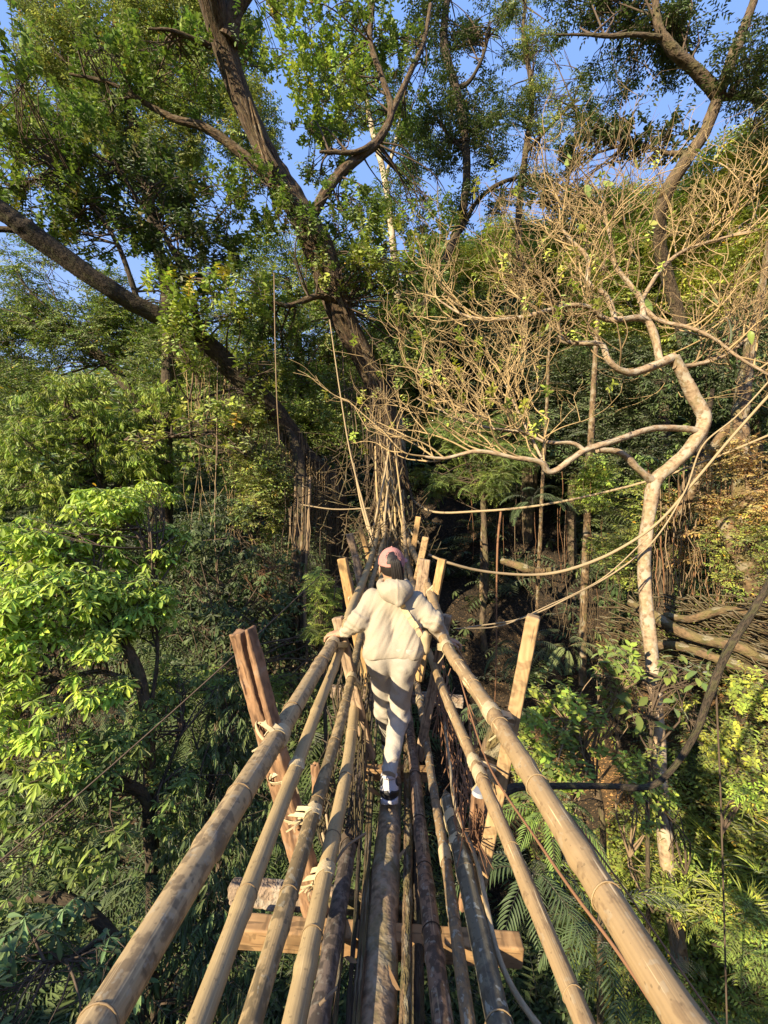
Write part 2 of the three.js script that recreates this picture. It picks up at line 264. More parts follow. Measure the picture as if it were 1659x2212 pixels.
const TONE = {                                                     // leaf colours, some brightened for sun or darkened for shade
  fig: [0.145, 0.235, 0.03], lime: [0.36, 0.52, 0.055], palm: [0.22, 0.31, 0.075], dark: [0.065, 0.11, 0.022], olive: [0.26, 0.34, 0.045], coolShade: [0.12, 0.21, 0.07],
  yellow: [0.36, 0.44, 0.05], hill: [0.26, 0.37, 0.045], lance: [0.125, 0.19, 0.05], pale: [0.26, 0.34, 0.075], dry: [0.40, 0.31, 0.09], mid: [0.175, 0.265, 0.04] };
const dummy = new THREE.Object3D(), tint = new THREE.Color();
// instanced clumps of one crown: places = [[Vector3, scale, lean]...]
function clumps(parent, name, kind, places, tone, base = parent.position, mat = LM, yellow = 0) {
  const geos = K[kind], per = geos.map(() => []); places.forEach((p, i) => per[i % geos.length].push(p));
  geos.forEach((g, v) => {
    if (!per[v].length) return; const im = new THREE.InstancedMesh(g, mat, per[v].length);
    per[v].forEach(([p, s, lean], i) => {
      dummy.position.copy(p).sub(base); dummy.rotation.set(R(-1, 1) * lean, R(0, 6.283), R(-1, 1) * lean); dummy.scale.setScalar(s); dummy.updateMatrix(); im.setMatrixAt(i, dummy.matrix);
      const k = R(0.6, 1.3), w = R(-0.12, 0.2) + (rnd() < yellow ? 0.8 : 0); tint.setRGB(tone[0] * k * (1 + w * 1.4), tone[1] * k * (1 + w * 0.35), tone[2] * k); im.setColorAt(i, tint);
    });
    im.name = name; im.castShadow = im.receiveShadow = true; im.userData.kind = 'stuff'; parent.add(im);
  });
}
// points of a leafy cloud at bearing [x, y, distance, half width, half height, cover, (depth ratio)], uneven with gaps
function cloud(b, kind, scale, gap = 0.0, freq = 1.1) {
  const [x, y, d, rx, ry, cov, dz = 0.8] = b, c = P(x, y, d), ax = rx / F * d, ay = ry / F * d, az = Math.min(ax, ay) * dz + 0.25, out = [];
  const n = Math.min(6000, Math.ceil(cov * Math.PI * ax * ay / (AREA[kind] * scale * scale)));
  for (let i = 0, t = 0; i < n && t < n * 12; t++) {
    let px = R(-1, 1), py = R(-1, 1), pz = R(-1, 1); const r = Math.hypot(px, py, pz); if (r > 1 || (r < 0.55 && rnd() < 0.5)) continue;
    const q = V(c.x + px * ax, c.y + py * ay, c.z + pz * az), f = n3(q.x * freq, q.y * freq, q.z * freq) + 0.5 * n3(q.x * freq * 2.6, q.y * freq * 2.6, q.z * freq * 2.6 + 7);
    if (f < gap + (r > 0.75 ? (r - 0.75) * 0.9 : 0) + R(-0.12, 0.12)) continue;
    out.push([q, scale * R(0.75, 1.3), 0.6]); i++;
  }
  return out;
}
// a plant that grows: limbs from bearings, twigs that reach into the leafy clouds, leaf clumps on them
function plant({ name, label, cat, group, limbs = [], bark = M.bark, blobs = [], leaf = 'small', tone = TONE.mid, scale = 1, gap = -0.1, freq = 1.1, twigs = 5, twigR = 0.012, twigMat = M.twigDark, yellow = 0, dense = 1, seg, lean, foliage = 'crown', root }) {
  if (limbs.length && !root) { const q = limbs[0][0], p = P(q[0], q[1], q[2]), gy = ground(p.x, p.z) - 0.3; if (p.y > gy + 0.4) { const py = 1106 - (gy - EYE) / q[2] * F; limbs = [[[q[0] + R(-6, 6), py, q[2], q[3] * 1.35], [q[0] + R(-9, 9), (py + q[1]) / 2, q[2], q[3] * 1.1], ...limbs[0]], ...limbs.slice(1)]; } }
  const at = root || (limbs.length ? P(limbs[0][0][0], limbs[0][0][1], limbs[0][0][2]) : (() => { const b = blobs[0]; return P(b[0], b[1] + b[4], b[2]); })());
  const g = thing(name, label, cat, at, group), nodes = [];
  limbs.forEach((a, i) => { const geo = limb(a, { seg: seg || 10 }); const c = new THREE.CatmullRomCurve3(geo.userData.pts, false, 'centripetal'); for (let k = 0; k <= 16; k++) nodes.push([c.getPoint(k / 16), i ? 1 : 0]); part(g, i ? 'branch' : 'trunk', geo, bark); });
  const tw = [];
  for (const b0 of blobs) {
    const b = [...b0]; b[5] *= dense; const pl = cloud(b, b[7] || leaf, b[8] || scale, gap, freq); if (lean) pl.forEach(p => p[2] = lean);
    clumps(g, foliage, b[7] || leaf, pl, b[9] || tone, at, LM, yellow);
    if (pl.length && twigs) {
      const c = P(b[0], b[1], b[2]); const near = nodes.length ? nodes.map(n => [n[0], n[0].distanceTo(c)]).sort((m, n) => m[1] - n[1]).slice(0, 7).map(n => n[0]) : null; let from = nodes.length ? nodes.reduce((m, n) => n[0].distanceToSquared(c) < m[0].distanceToSquared(c) ? n : m)[0] : c.clone().setY(c.y - b[4] / F * b[2]);
      const rr = twigR * Math.min(1.6, b[2] / 8 + 0.3);
      for (let k = 0; k < twigs; k++) {
        if (near) from = near[Math.floor(rnd() * near.length)];
        const e = pl[Math.floor(rnd() * pl.length)][0], m = from.clone().lerp(e, R(0.3, 0.6)).add(V(R(-0.2, 0.2), R(-0.05, 0.2), R(-0.2, 0.2)).multiplyScalar(from.distanceTo(e)));
        tw.push(tube([from, m, e], t => rr * (1.5 - 1.3 * t), { seg: 4, step: 0.25, caps: false }));
        for (let j = 0; j < 3; j++) { const s = m.clone().lerp(e, R(0, 0.9)), e2 = pl[Math.floor(rnd() * pl.length)][0]; if (s.distanceTo(e2) < 2.5) tw.push(tube([s, s.clone().lerp(e2, 0.5).add(V(R(-0.1, 0.1), R(-0.05, 0.15), R(-0.1, 0.1))), e2], t => rr * (0.7 - 0.5 * t), { seg: 3, step: 0.3, caps: false })); }
      }
    }
  }
  if (tw.length) part(g, 'twigs', merge(tw), twigMat, 'stuff', at);
  return g;
}
// ---------------------------------------------------------------- trees of the far bank
const down = (x, y, d, len, w, sway = 0.06) => { const a = P(x, y, d), pts = [a]; for (let k = 1; k <= 5; k++) pts.push(V(a.x + R(-sway, sway) * k * 0.4, a.y - len * k / 5, a.z + R(-sway, sway) * k * 0.4)); return tube(pts, t => w * (1 - 0.5 * t), { seg: 5, step: 0.3, caps: false }); };
const fig = plant({
  name: 'fig_tree', label: 'massive dark fig trunk leaning left above the far end of the bamboo bridge', cat: 'tree', bark: M.barkFig, leaf: 'oval', tone: TONE.fig, yellow: 0.012, dense: 1.15, scale: 0.85, gap: 0, freq: 1.7, twigs: 9, seg: 16,
  limbs: [
    [[842, 1150, 11.6, 67.1], [846, 1060, 11.5, 43.0], [848, 980, 11.5, 41.3], [826, 870, 11.2, 48.2], [785, 770, 10.9, 55.0], [738, 680, 10.5, 60.2], [690, 540, 10, 51.6], [640, 445, 9.7, 44.7], [590, 360, 9.4, 43.0], [520, 210, 9, 48.2], [478, 80, 8.6, 55.0], [440, -60, 8, 49.9], [390, -220, 7.5, 43.0]],
    [[488, 90, 8.6, 50], [505, 15, 8.5, 42], [550, -60, 8.4, 40]],
    [[672, 470, 9.8, 21.6], [715, 398, 10, 21.6], [748, 362, 10.1, 21.6], [815, 305, 10.3, 20.2], [845, 245, 10.4, 15.8], [826, 170, 10.5, 13.0], [800, 90, 10.6, 12.2], [805, 0, 10.7, 11.5], [800, -90, 10.8, 8.6]],
    [[815, 305, 10.3, 14], [770, 328, 10, 11], [690, 328, 9.8, 6]],
    [[590, 395, 9.4, 26], [520, 330, 9.2, 20], [440, 275, 9, 17], [380, 258, 8.9, 14], [300, 215, 8.8, 11], [240, 180, 8.7, 9], [150, 160, 8.6, 5]],
    [[845, 245, 10.4, 14], [880, 170, 10.6, 12], [915, 90, 10.8, 10], [930, 10, 11, 8]],
    [[455, 100, 8.5, 12], [420, 85, 8.3, 10], [370, 66, 8.1, 8], [320, 62, 8, 4]],
    [[745, 660, 10.4, 18], [690, 640, 10, 14], [620, 660, 9.7, 10], [560, 640, 9.4, 5]],
  ],
  blobs: [[560, 430, 9.3, 70, 70, 1.2], [640, 100, 10.6, 100, 110, 1.7, 0.8, 'oval', 1, TONE.hill], [720, 200, 10.7, 100, 110, 1.6, 0.8, 'oval', 1, TONE.hill], [690, 330, 10.6, 80, 60, 1.5], [790, 60, 10.8, 80, 80, 1.6], [880, 180, 11.2, 60, 100, 1.1], [760, 470, 10, 90, 70, 1.7], [640, 500, 9.3, 70, 60, 1.4], [830, 560, 10, 90, 80, 2.0, 0.8, 'oval', 1, TONE.olive], [740, 600, 9.8, 70, 50, 1.3, 0.8, 'oval', 1, TONE.olive], [900, 640, 10.5, 80, 90, 2.0], [870, 760, 11.3, 80, 90, 1.8], [930, 480, 11, 70, 60, 1.3], [600, 740, 10.4, 100, 80, 1.8], [680, 860, 11.4, 80, 80, 1.6], [380, 150, 8.8, 120, 90, 1.5], [520, 110, 8.9, 60, 70, 0.9], [220, 150, 8.6, 90, 80, 1.5], [760, 650, 11, 60, 60, 1]],  // the two hill-toned blobs carry backlight in their leaf colour
});
for (let k = 0; k < 60; k++) { const y = R(700, 960), s = [mix(755, 850, (y - 700) / 260) + R(-40, 40), y, 11 + R(-0.5, 0.3)]; part(fig, 'aerial_root', down(s[0], s[1], s[2], R(1, 4), R(0.004, 0.013), 0.14), k % 3 ? M.twigDark : M.twig); }
for (let k = 0; k < 12; k++) { const x0 = R(820, 868), x1 = 842 + R(-80, 80); part(fig, 'buttress_root', limb([[x0, R(880, 1000), 11.3, 4], [mix(x0, x1, 0.4), 1040, 11.2, R(4, 8)], [x1, R(1120, 1180), 11 + R(-0.5, 0.3), R(5, 10)]], { seg: 6 }), k % 2 ? M.barkFig : M.barkDark); }
for (let k = 0; k < 14; k++) { const f = R(0, 1), i = 3 + Math.floor(f * 5), src = fig.children[0].geometry; const a = [[826, 870, 11], [785, 770, 10.7], [738, 680, 10.2], [690, 540, 9.75], [640, 445, 9.4], [590, 360, 9.15], [520, 210, 8.7]], j = Math.floor(R(0, 5.99)), o = R(-22, 22); part(fig, 'climbing_root', limb([[a[j + 1][0] + o, a[j + 1][1], a[j + 1][2], 5], [(a[j][0] + a[j + 1][0]) / 2 + o * 0.3 + R(-14, 14), (a[j][1] + a[j + 1][1]) / 2, a[j][2] - 0.2, 7], [a[j][0] + R(-22, 22), a[j][1], a[j][2] - 0.05, 7]], { seg: 5 }), rnd() < 0.5 ? M.barkRoot : M.barkFig); }

for (let k = 0; k < 16; k++) { const x0 = R(790, 905), x1 = 842 + R(-50, 36); part(fig, 'hanging_root', limb([[x0, R(1150, 1235), R(7.6, 9), R(3, 7)], [mix(x0, x1, 0.4) + R(-12, 12), R(1070, 1120), R(9.4, 10), R(3, 6)], [x1, R(940, 1030), R(10.6, 11), R(2, 4)]], { seg: 6 }), [M.twigTan, M.barkRoot, M.vinePale][k % 3]); }

const lean = plant({
  name: 'fig_tree', label: 'thick bare bough rising diagonally to the upper left from the far bank', cat: 'tree', bark: M.barkDark, leaf: 'oval', tone: TONE.fig, yellow: 0.02, dense: 1.2, scale: 0.88, gap: -0.02, freq: 1.6, twigs: 8, seg: 14,
  limbs: [
    [[720, 1060, 11.6, 42.5], [655, 985, 11.2, 38.2], [600, 900, 10.6, 35.7], [530, 830, 10, 34.0], [470, 765, 9.6, 32.3], [395, 705, 9.2, 32.3], [300, 662, 8.7, 35.7], [210, 605, 8.2, 39.1], [120, 540, 7.8, 37.4], [50, 490, 7.5, 35.7], [-30, 430, 7.2, 34.0], [-140, 350, 7, 30.6]],
    [[90, 515, 7.6, 18], [30, 497, 7.5, 13], [-40, 495, 7.4, 12]],
    [[440, 740, 9.4, 14], [400, 600, 9, 13], [350, 500, 8.9, 10], [290, 420, 8.8, 8], [250, 340, 8.7, 4]],
    [[300, 655, 8.7, 12], [250, 520, 8.4, 9], [180, 420, 8.2, 6], [120, 350, 8, 4]],
    [[600, 900, 10.6, 10], [520, 905, 10, 8], [430, 940, 9.4, 7], [350, 945, 9, 5], [270, 950, 8.8, 3]],
    [[530, 830, 10, 8], [470, 850, 9.7, 6], [400, 870, 9.3, 4]],
  ],
  blobs: [[90, 420, 8, 120, 100, 1.9], [70, 270, 7.5, 100, 100, 1.6], [25, 100, 6, 45, 100, 1.1], [230, 350, 8.8, 130, 100, 2.1], [330, 450, 9, 120, 110, 2.4, 0.8, 'oval', 1, TONE.dark], [220, 520, 8.6, 100, 70, 1.4], [420, 560, 9.2, 100, 90, 2.2, 0.8, 'oval', 1, TONE.dark], [500, 470, 9.4, 80, 90, 1.6], [60, 350, 9, 100, 80, 1.5], [150, 470, 8.6, 90, 60, 1.3], [40, 440, 8.4, 60, 40, 1.0], [360, 640, 8.7, 60, 50, 1.6, 0.8, 'oval', 1, TONE.lime], [440, 690, 8.8, 100, 60, 2.0, 0.8, 'oval', 1.1, TONE.hill], [390, 760, 8.8, 70, 60, 1.6, 0.8, 'oval', 1.1, TONE.hill], [530, 640, 8.8, 80, 60, 1.3, 0.8, 'oval', 1.1, TONE.hill], [520, 880, 9.3, 90, 50, 0.7, 0.8, 'oval', 1, TONE.olive], [430, 920, 9.1, 80, 40, 0.7, 0.8, 'oval', 1, TONE.yellow], [320, 955, 8.8, 60, 26, 0.6, 0.8, 'oval', 1, TONE.yellow], [480, 990, 9.2, 80, 40, 0.5, 0.8, 'oval', 1, TONE.olive], [560, 800, 9.4, 60, 60, 0.7, 0.8, 'oval', 1, TONE.olive]],  // lime and hill blobs carry sunlight in their leaf colour
});
for (let k = 0; k < 150; k++) { const t = Math.pow(rnd(), 0.7), x = mix(400, 740, t), y = mix(700, 1030, t) + R(-20, 80); part(lean, 'aerial_root', down(x, y, mix(9.2, 11.4, t), R(1.2, 4.6), R(0.004, 0.011), 0.1), k % 3 ? M.twigTan : M.twig); }

const side = (o) => plant(o);
side({ name: 'slender_tree', label: 'slender dark winding trunk against the sky just right of the big fig', cat: 'tree', bark: M.barkDark, leaf: 'small', scale: 1.1, tone: TONE.dark, twigs: 8, gap: 0.1, dense: 0.7,  // crown toned dark to stand for canopy shade
  limbs: [[[850, 790, 13, 20], [905, 690, 13, 19], [950, 590, 13, 18], [990, 490, 13, 17], [1008, 390, 13, 17], [1000, 260, 13, 17], [985, 190, 13, 20], [960, 100, 13, 16], [965, 0, 13, 14], [975, -90, 13, 10]], [[985, 190, 13, 12], [1010, 180, 13, 10], [1040, 130, 12.8, 7], [1060, 60, 12.6, 5]], [[995, 500, 13, 10], [1035, 430, 13, 9], [1090, 392, 13, 9], [1180, 375, 13.3, 4]], [[1005, 330, 13, 8], [960, 280, 13, 7], [910, 200, 12.8, 4]]],
  blobs: [[960, 50, 13, 90, 70, 1.6], [1000, 220, 13, 80, 90, 1.7], [1060, 90, 12.7, 70, 80, 1.3], [1040, 310, 13, 70, 80, 1.1], [930, 330, 13, 70, 80, 1.4], [1090, 420, 13.2, 60, 40, 1.3], [1000, 440, 13, 40, 60, 0.9]] });
side({ name: 'slender_tree', label: 'thin pale grey stem seen through the gap between the fig branches', cat: 'tree', bark: M.barkPale, leaf: 'small', scale: 1.2, tone: TONE.fig, twigs: 4, dense: 1.1,
  limbs: [[[862, 700, 15, 15], [850, 540, 15, 14], [832, 390, 15, 12], [800, 260, 15, 11], [785, 170, 15, 8]], [[832, 390, 15, 8], [860, 280, 15, 7], [870, 200, 15, 4]]],
  blobs: [[790, 200, 15, 80, 70, 1.2], [880, 300, 15, 70, 80, 1.2], [850, 430, 15, 60, 60, 0.9]] });
side({ name: 'forked_tree', label: 'grey forked tree with a broad Y crotch in the upper right sky', cat: 'tree', bark: M.bark, leaf: 'small', scale: 1.0, tone: TONE.dark, twigs: 8, gap: 0.08, dense: 0.8,  // dark leaf tone carries the shade of the upper canopy
  limbs: [[[1520, 1000, 13, 24.5], [1470, 700, 12, 23.0], [1425, 520, 11, 23.0], [1435, 430, 10.4, 23.0], [1480, 350, 10, 23.0], [1520, 290, 9.9, 21.6], [1553, 205, 9.8, 23.0], [1580, 130, 9.6, 18.7], [1615, 40, 9.4, 15.8], [1645, -50, 9.2, 14.4]], [[1553, 205, 9.8, 28], [1500, 150, 9.6, 24], [1450, 105, 9.4, 20], [1425, 65, 9.3, 16], [1415, 0, 9.2, 14], [1410, -60, 9.1, 10]], [[1428, 80, 9.3, 10], [1370, 75, 9.2, 9], [1320, 78, 9.2, 9], [1265, 75, 9.2, 6], [1200, 75, 9.2, 3]], [[1555, 210, 9.8, 16], [1620, 210, 9.8, 14], [1690, 260, 9.8, 10]], [[1500, 330, 10, 12], [1440, 330, 10.2, 9], [1370, 310, 10.6, 7], [1290, 330, 10.9, 4]]],
  blobs: [[1250, 50, 10, 120, 50, 1.2], [1400, 130, 10, 90, 70, 1.4], [1500, 60, 9.6, 90, 70, 1.6], [1600, 120, 9.4, 80, 90, 1.7], [1625, 270, 9.6, 60, 60, 1.7], [1300, 170, 11, 80, 60, 0.9], [1340, 20, 9.8, 90, 40, 1.3], [1270, 330, 10.9, 100, 50, 2.4, 0.8, 'oval', 0.9, TONE.dark], [1370, 290, 10.6, 80, 50, 2.0, 0.8, 'oval', 0.9, TONE.dark], [1450, 310, 10.2, 70, 50, 1.6, 0.8, 'oval', 0.9, TONE.dark], [1220, 400, 11, 100, 46, 2.2, 0.8, 'oval', 0.9, TONE.dark]] });
side({ name: 'tall_tree', label: 'tall tree with thin sunlit sprays against the open blue sky', cat: 'tree', bark: M.bark, leaf: 'small', scale: 0.95, tone: TONE.pale, twigs: 9, gap: 0.14, dense: 0.5,
  limbs: [[[1130, 640, 15, 14], [1120, 480, 15, 12], [1135, 330, 14.6, 10], [1150, 200, 14.2, 9], [1130, 80, 14, 7], [1140, -40, 13.8, 5]], [[1135, 330, 14.6, 8], [1200, 260, 14, 6], [1250, 210, 13.6, 4]]],
  blobs: [[1130, 60, 14, 80, 60, 1.2], [1120, 200, 14, 70, 70, 1.0], [1200, 210, 13.6, 90, 60, 1.0], [1250, 280, 13.6, 90, 50, 1.0], [1160, 330, 14.6, 60, 60, 1.0], [1170, 120, 14, 60, 50, 0.8]] });
side({ name: 'tall_tree', label: 'airy tall tree with fine grey-green leaves in the top left corner', cat: 'tree', bark: M.barkDark, leaf: 'small', scale: 1.05, tone: TONE.pale, twigs: 8, gap: -0.05, dense: 1.7,
  limbs: [[[360, 640, 14, 22], [330, 480, 13.6, 20], [300, 320, 13.2, 17], [270, 180, 12.8, 13], [250, 50, 12.4, 9], [250, -60, 12, 6]], [[300, 320, 13.2, 10], [210, 220, 12.8, 8], [130, 120, 12.4, 5]], [[270, 180, 12.8, 9], [370, 90, 12.6, 7], [430, 20, 12.4, 4]]],
  blobs: [[140, 90, 12.4, 110, 90, 1.5], [280, 60, 12.4, 120, 80, 1.9], [420, 50, 12.5, 90, 80, 1.8], [230, 190, 12.8, 120, 80, 1.8], [400, 190, 13, 90, 80, 1.8], [530, 260, 13.4, 80, 90, 1.5], [120, 260, 12.8, 90, 60, 1.4], [500, 120, 13, 70, 80, 1.3], [330, 330, 13.6, 120, 90, 1.6]] });
side({ name: 'background_tree', label: 'rounded shaded tree behind the leaning bough, below the bright sky gap', cat: 'tree', bark: M.barkDark, leaf: 'small', scale: 1.2, tone: TONE.mid, twigs: 7,
  limbs: [[[330, 1000, 16, 26], [300, 880, 15.6, 24], [240, 790, 15.3, 20], [160, 730, 15, 14], [60, 690, 14.6, 8]], [[240, 790, 15.3, 14], [270, 720, 15.5, 9], [290, 690, 15.6, 5]]],
  blobs: [[60, 640, 15, 90, 60, 1.7], [30, 760, 14.6, 90, 70, 2.2], [160, 740, 15, 120, 50, 2.3], [270, 740, 15.6, 110, 50, 2.4], [370, 800, 15, 110, 80, 2.4], [30, 860, 14, 90, 80, 2.2], [490, 760, 14.5, 100, 100, 2.3], [70, 560, 15, 90, 50, 0.8], [240, 640, 15, 70, 60, 1.2], [200, 690, 15, 90, 40, 1.8], [10, 690, 14.8, 80, 60, 1.8], [340, 700, 15, 90, 60, 1.8]] });
side({ name: 'background_tree', label: 'sunlit feathery tree on the left, above the bright yellow-green leaves', cat: 'tree', bark: M.barkDark, leaf: 'lance', scale: 1.15, tone: TONE.hill, twigs: 7, lean: 0.8, gap: 0.05, dense: 1.2,
  limbs: [[[250, 1250, 12.6, 24], [230, 1080, 12.2, 20], [190, 960, 11.8, 15], [140, 880, 11.4, 8]], [[230, 1080, 12.2, 14], [320, 960, 12.4, 10], [370, 890, 12.5, 5]]],
  blobs: [[80, 960, 11, 130, 80, 2.6], [130, 880, 11.4, 110, 60, 2.2], [250, 950, 12, 120, 90, 2.6], [350, 880, 12.5, 100, 70, 2.4], [60, 1060, 10.4, 110, 70, 2.4], [370, 1000, 12.4, 80, 80, 2.2], [200, 840, 12, 80, 50, 1.8]] });
side({ name: 'background_tree', label: 'dim small-leaved tree filling the gap behind the middle of the fig trunk', cat: 'tree', bark: M.barkDark, leaf: 'small', scale: 1.3, tone: TONE.mid, twigs: 6,
  limbs: [[[690, 1040, 15.5, 26], [660, 880, 15.2, 24], [640, 720, 15, 18], [620, 600, 14.8, 10]], [[640, 720, 15, 14], [760, 620, 15, 10], [820, 560, 15, 5]]],
  blobs: [[620, 580, 15, 130, 90, 2.0], [760, 620, 15, 120, 100, 1.9], [640, 740, 15, 150, 110, 2.4], [800, 780, 15, 120, 120, 2.4], [930, 720, 16, 110, 120, 2.4], [700, 900, 15.4, 130, 100, 2.3], [940, 880, 15.5, 90, 100, 2.2], [540, 880, 14.5, 110, 100, 2.2], [560, 1010, 14, 110, 90, 2.2]] });

// ---------------------------------------------------------------- left bank
side({ name: 'umbrella_leaf_tree', dense: 2.3, label: 'bright yellow-green tree with drooping hand-shaped leaves at the left edge', cat: 'tree', bark: M.bark, leaf: 'whorl', scale: 0.78, tone: TONE.lime, twigs: 8, lean: 0.35, gap: -0.14,
  limbs: [[[330, 1860, 6, 24], [325, 1720, 6, 24], [320, 1580, 6, 20], [300, 1460, 6, 20], [262, 1380, 6, 17], [240, 1345, 6, 13], [190, 1250, 6, 9], [150, 1180, 5.9, 5]], [[305, 1480, 6, 12], [210, 1450, 5.8, 9], [120, 1470, 5.6, 9], [0, 1480, 5.4, 9]], [[320, 1560, 6, 10], [340, 1420, 6.2, 8], [330, 1260, 6.4, 6], [300, 1140, 6.5, 4]]],
  blobs: [[70, 1180, 6, 110, 70, 2.6], [220, 1110, 6.6, 120, 60, 2.6], [310, 1170, 6.6, 70, 70, 2.2], [110, 1290, 5.6, 140, 80, 2.8], [270, 1290, 6.1, 100, 70, 2.2], [50, 1410, 5.3, 100, 70, 2.4], [220, 1390, 5.7, 110, 50, 2.0], [40, 1550, 5, 100, 70, 1.6], [180, 1480, 5.5, 100, 50, 1.5], [90, 1640, 4.9, 100, 60, 1.2], [330, 1330, 6.3, 60, 70, 1.6], [360, 1180, 7, 50, 60, 1.6], [20, 1300, 5.2, 80, 90, 1.6], [330, 1060, 7.2, 60, 36, 1.8], [150, 1180, 6.4, 110, 60, 2.0]] });
side({ name: 'umbrella_leaf_tree', label: 'shaded hand-leaved tree with dark bent limbs below the bright one', cat: 'tree', bark: M.barkDark, leaf: 'whorl', scale: 0.72, dense: 1.2, tone: TONE.mid, twigs: 7, lean: 0.4,
  limbs: [[[330, 2100, 5.6, 24], [328, 1900, 5.7, 22], [322, 1790, 5.7, 18], [312, 1722, 5.6, 16], [255, 1690, 5.3, 13], [190, 1700, 5.1, 12], [120, 1740, 4.9, 7]], [[320, 1760, 5.7, 10], [370, 1640, 6, 7], [400, 1560, 6.3, 4]]],
  blobs: [[310, 1570, 6, 90, 90, 2.1], [400, 1480, 6.8, 80, 80, 2.0], [220, 1630, 5.4, 120, 70, 1.8], [360, 1720, 5.8, 70, 80, 2.0], [90, 1700, 5, 110, 70, 1.8], [220, 1790, 5.2, 100, 80, 1.8], [60, 1850, 4.7, 100, 80, 1.6]] });
side({ name: 'umbrella_leaf_shrub', label: 'bluish shaded shrub of hand-shaped leaves in the bottom left corner', cat: 'shrub', bark: M.barkDark, leaf: 'whorl', scale: 0.85, dense: 1.3, tone: TONE.coolShade, twigs: 8, lean: 0.35,  // bluish shade of this corner is put into the leaf tone
  limbs: [[[330, 2330, 4.8, 26], [285, 2120, 4.8, 24], [240, 2020, 4.8, 22], [150, 1945, 4.8, 18], [60, 1940, 4.8, 12], [-20, 1970, 4.8, 7]], [[240, 2020, 4.5, 14], [150, 2070, 4.2, 10], [90, 2080, 4, 6]]],
  blobs: [[90, 2090, 4, 130, 100, 2.4], [190, 2160, 4, 110, 90, 2.2], [30, 2200, 3.8, 100, 90, 2.2], [230, 2060, 4.4, 70, 60, 1.4]] });
const lances = [['weeping_shrub', 'weeping narrow-leaved shrub in deep shade under the outermost left handrail', [[500, 1560, 6.8, 100, 120, 2.3], [450, 1720, 6.2, 110, 130, 2.5], [560, 1760, 6.4, 80, 130, 2.2]]], ['weeping_shrub', 'lowest weeping narrow-leaved shrub, at the foot of the picture between the left handrails', [[430, 1930, 5.5, 120, 130, 2.6], [330, 2100, 5, 120, 130, 2.4], [540, 2050, 5.2, 100, 140, 2.3], [400, 2250, 4.8, 120, 90, 2.2]]]];
for (const [nm, lb, bl] of lances) side({ name: nm, label: lb, cat: 'shrub', leaf: 'lance', scale: 1.0, tone: TONE.lance, twigs: 8, lean: 0.4, blobs: bl, limbs: [[[bl[1][0], bl[1][1] + 260, bl[1][2] + 0.4, 16], [bl[1][0], bl[1][1], bl[1][2] + 0.2, 12], [bl[0][0], bl[0][1], bl[0][2] + 0.2, 6]]] });
side({ name: 'glossy_shrub', label: 'dark glossy shrub below the hanging roots left of the bridge', cat: 'shrub', leaf: 'whorl', scale: 0.9, tone: TONE.dark, twigs: 7, lean: 0.6,
  limbs: [[[470, 1640, 9, 16], [475, 1420, 9, 14], [480, 1260, 9, 8]]], blobs: [[470, 1180, 9.4, 120, 110, 2.1], [420, 1370, 8.4, 120, 90, 2.3], [560, 1350, 9, 100, 110, 2.3], [400, 1250, 9, 90, 90, 1.8], [600, 1230, 10, 80, 90, 1.6], [480, 1480, 7.6, 110, 70, 2.2], [640, 1440, 9, 70, 90, 2.0]] });
side({ name: 'vine_column', label: 'pale leafy curtain of creeper hanging beside the dark forked trunk', cat: 'creeper', leaf: 'small', scale: 0.85, tone: TONE.olive, twigs: 5, foliage: 'leaves', root: P(560, 1180, 10.2),
  blobs: [[530, 930, 10, 50, 60, 1.8], [555, 1010, 10, 46, 80, 2.4], [560, 1110, 10, 56, 80, 2.4], [590, 1060, 10.2, 40, 60, 1.6]] });
side({ name: 'small_shrub', label: 'small light green shrub left of the tall sawn post near the woman', cat: 'shrub', leaf: 'compound', scale: 0.55, tone: TONE.hill, twigs: 6, limbs: [[[700, 1460, 8.2, 8], [695, 1370, 8.2, 6], [690, 1290, 8, 3]]], blobs: [[690, 1280, 8, 36, 50, 2.2], [700, 1340, 8.1, 40, 40, 1.8], [610, 1490, 8, 60, 40, 1.5], [450, 1470, 7.4, 40, 40, 1.4]] });
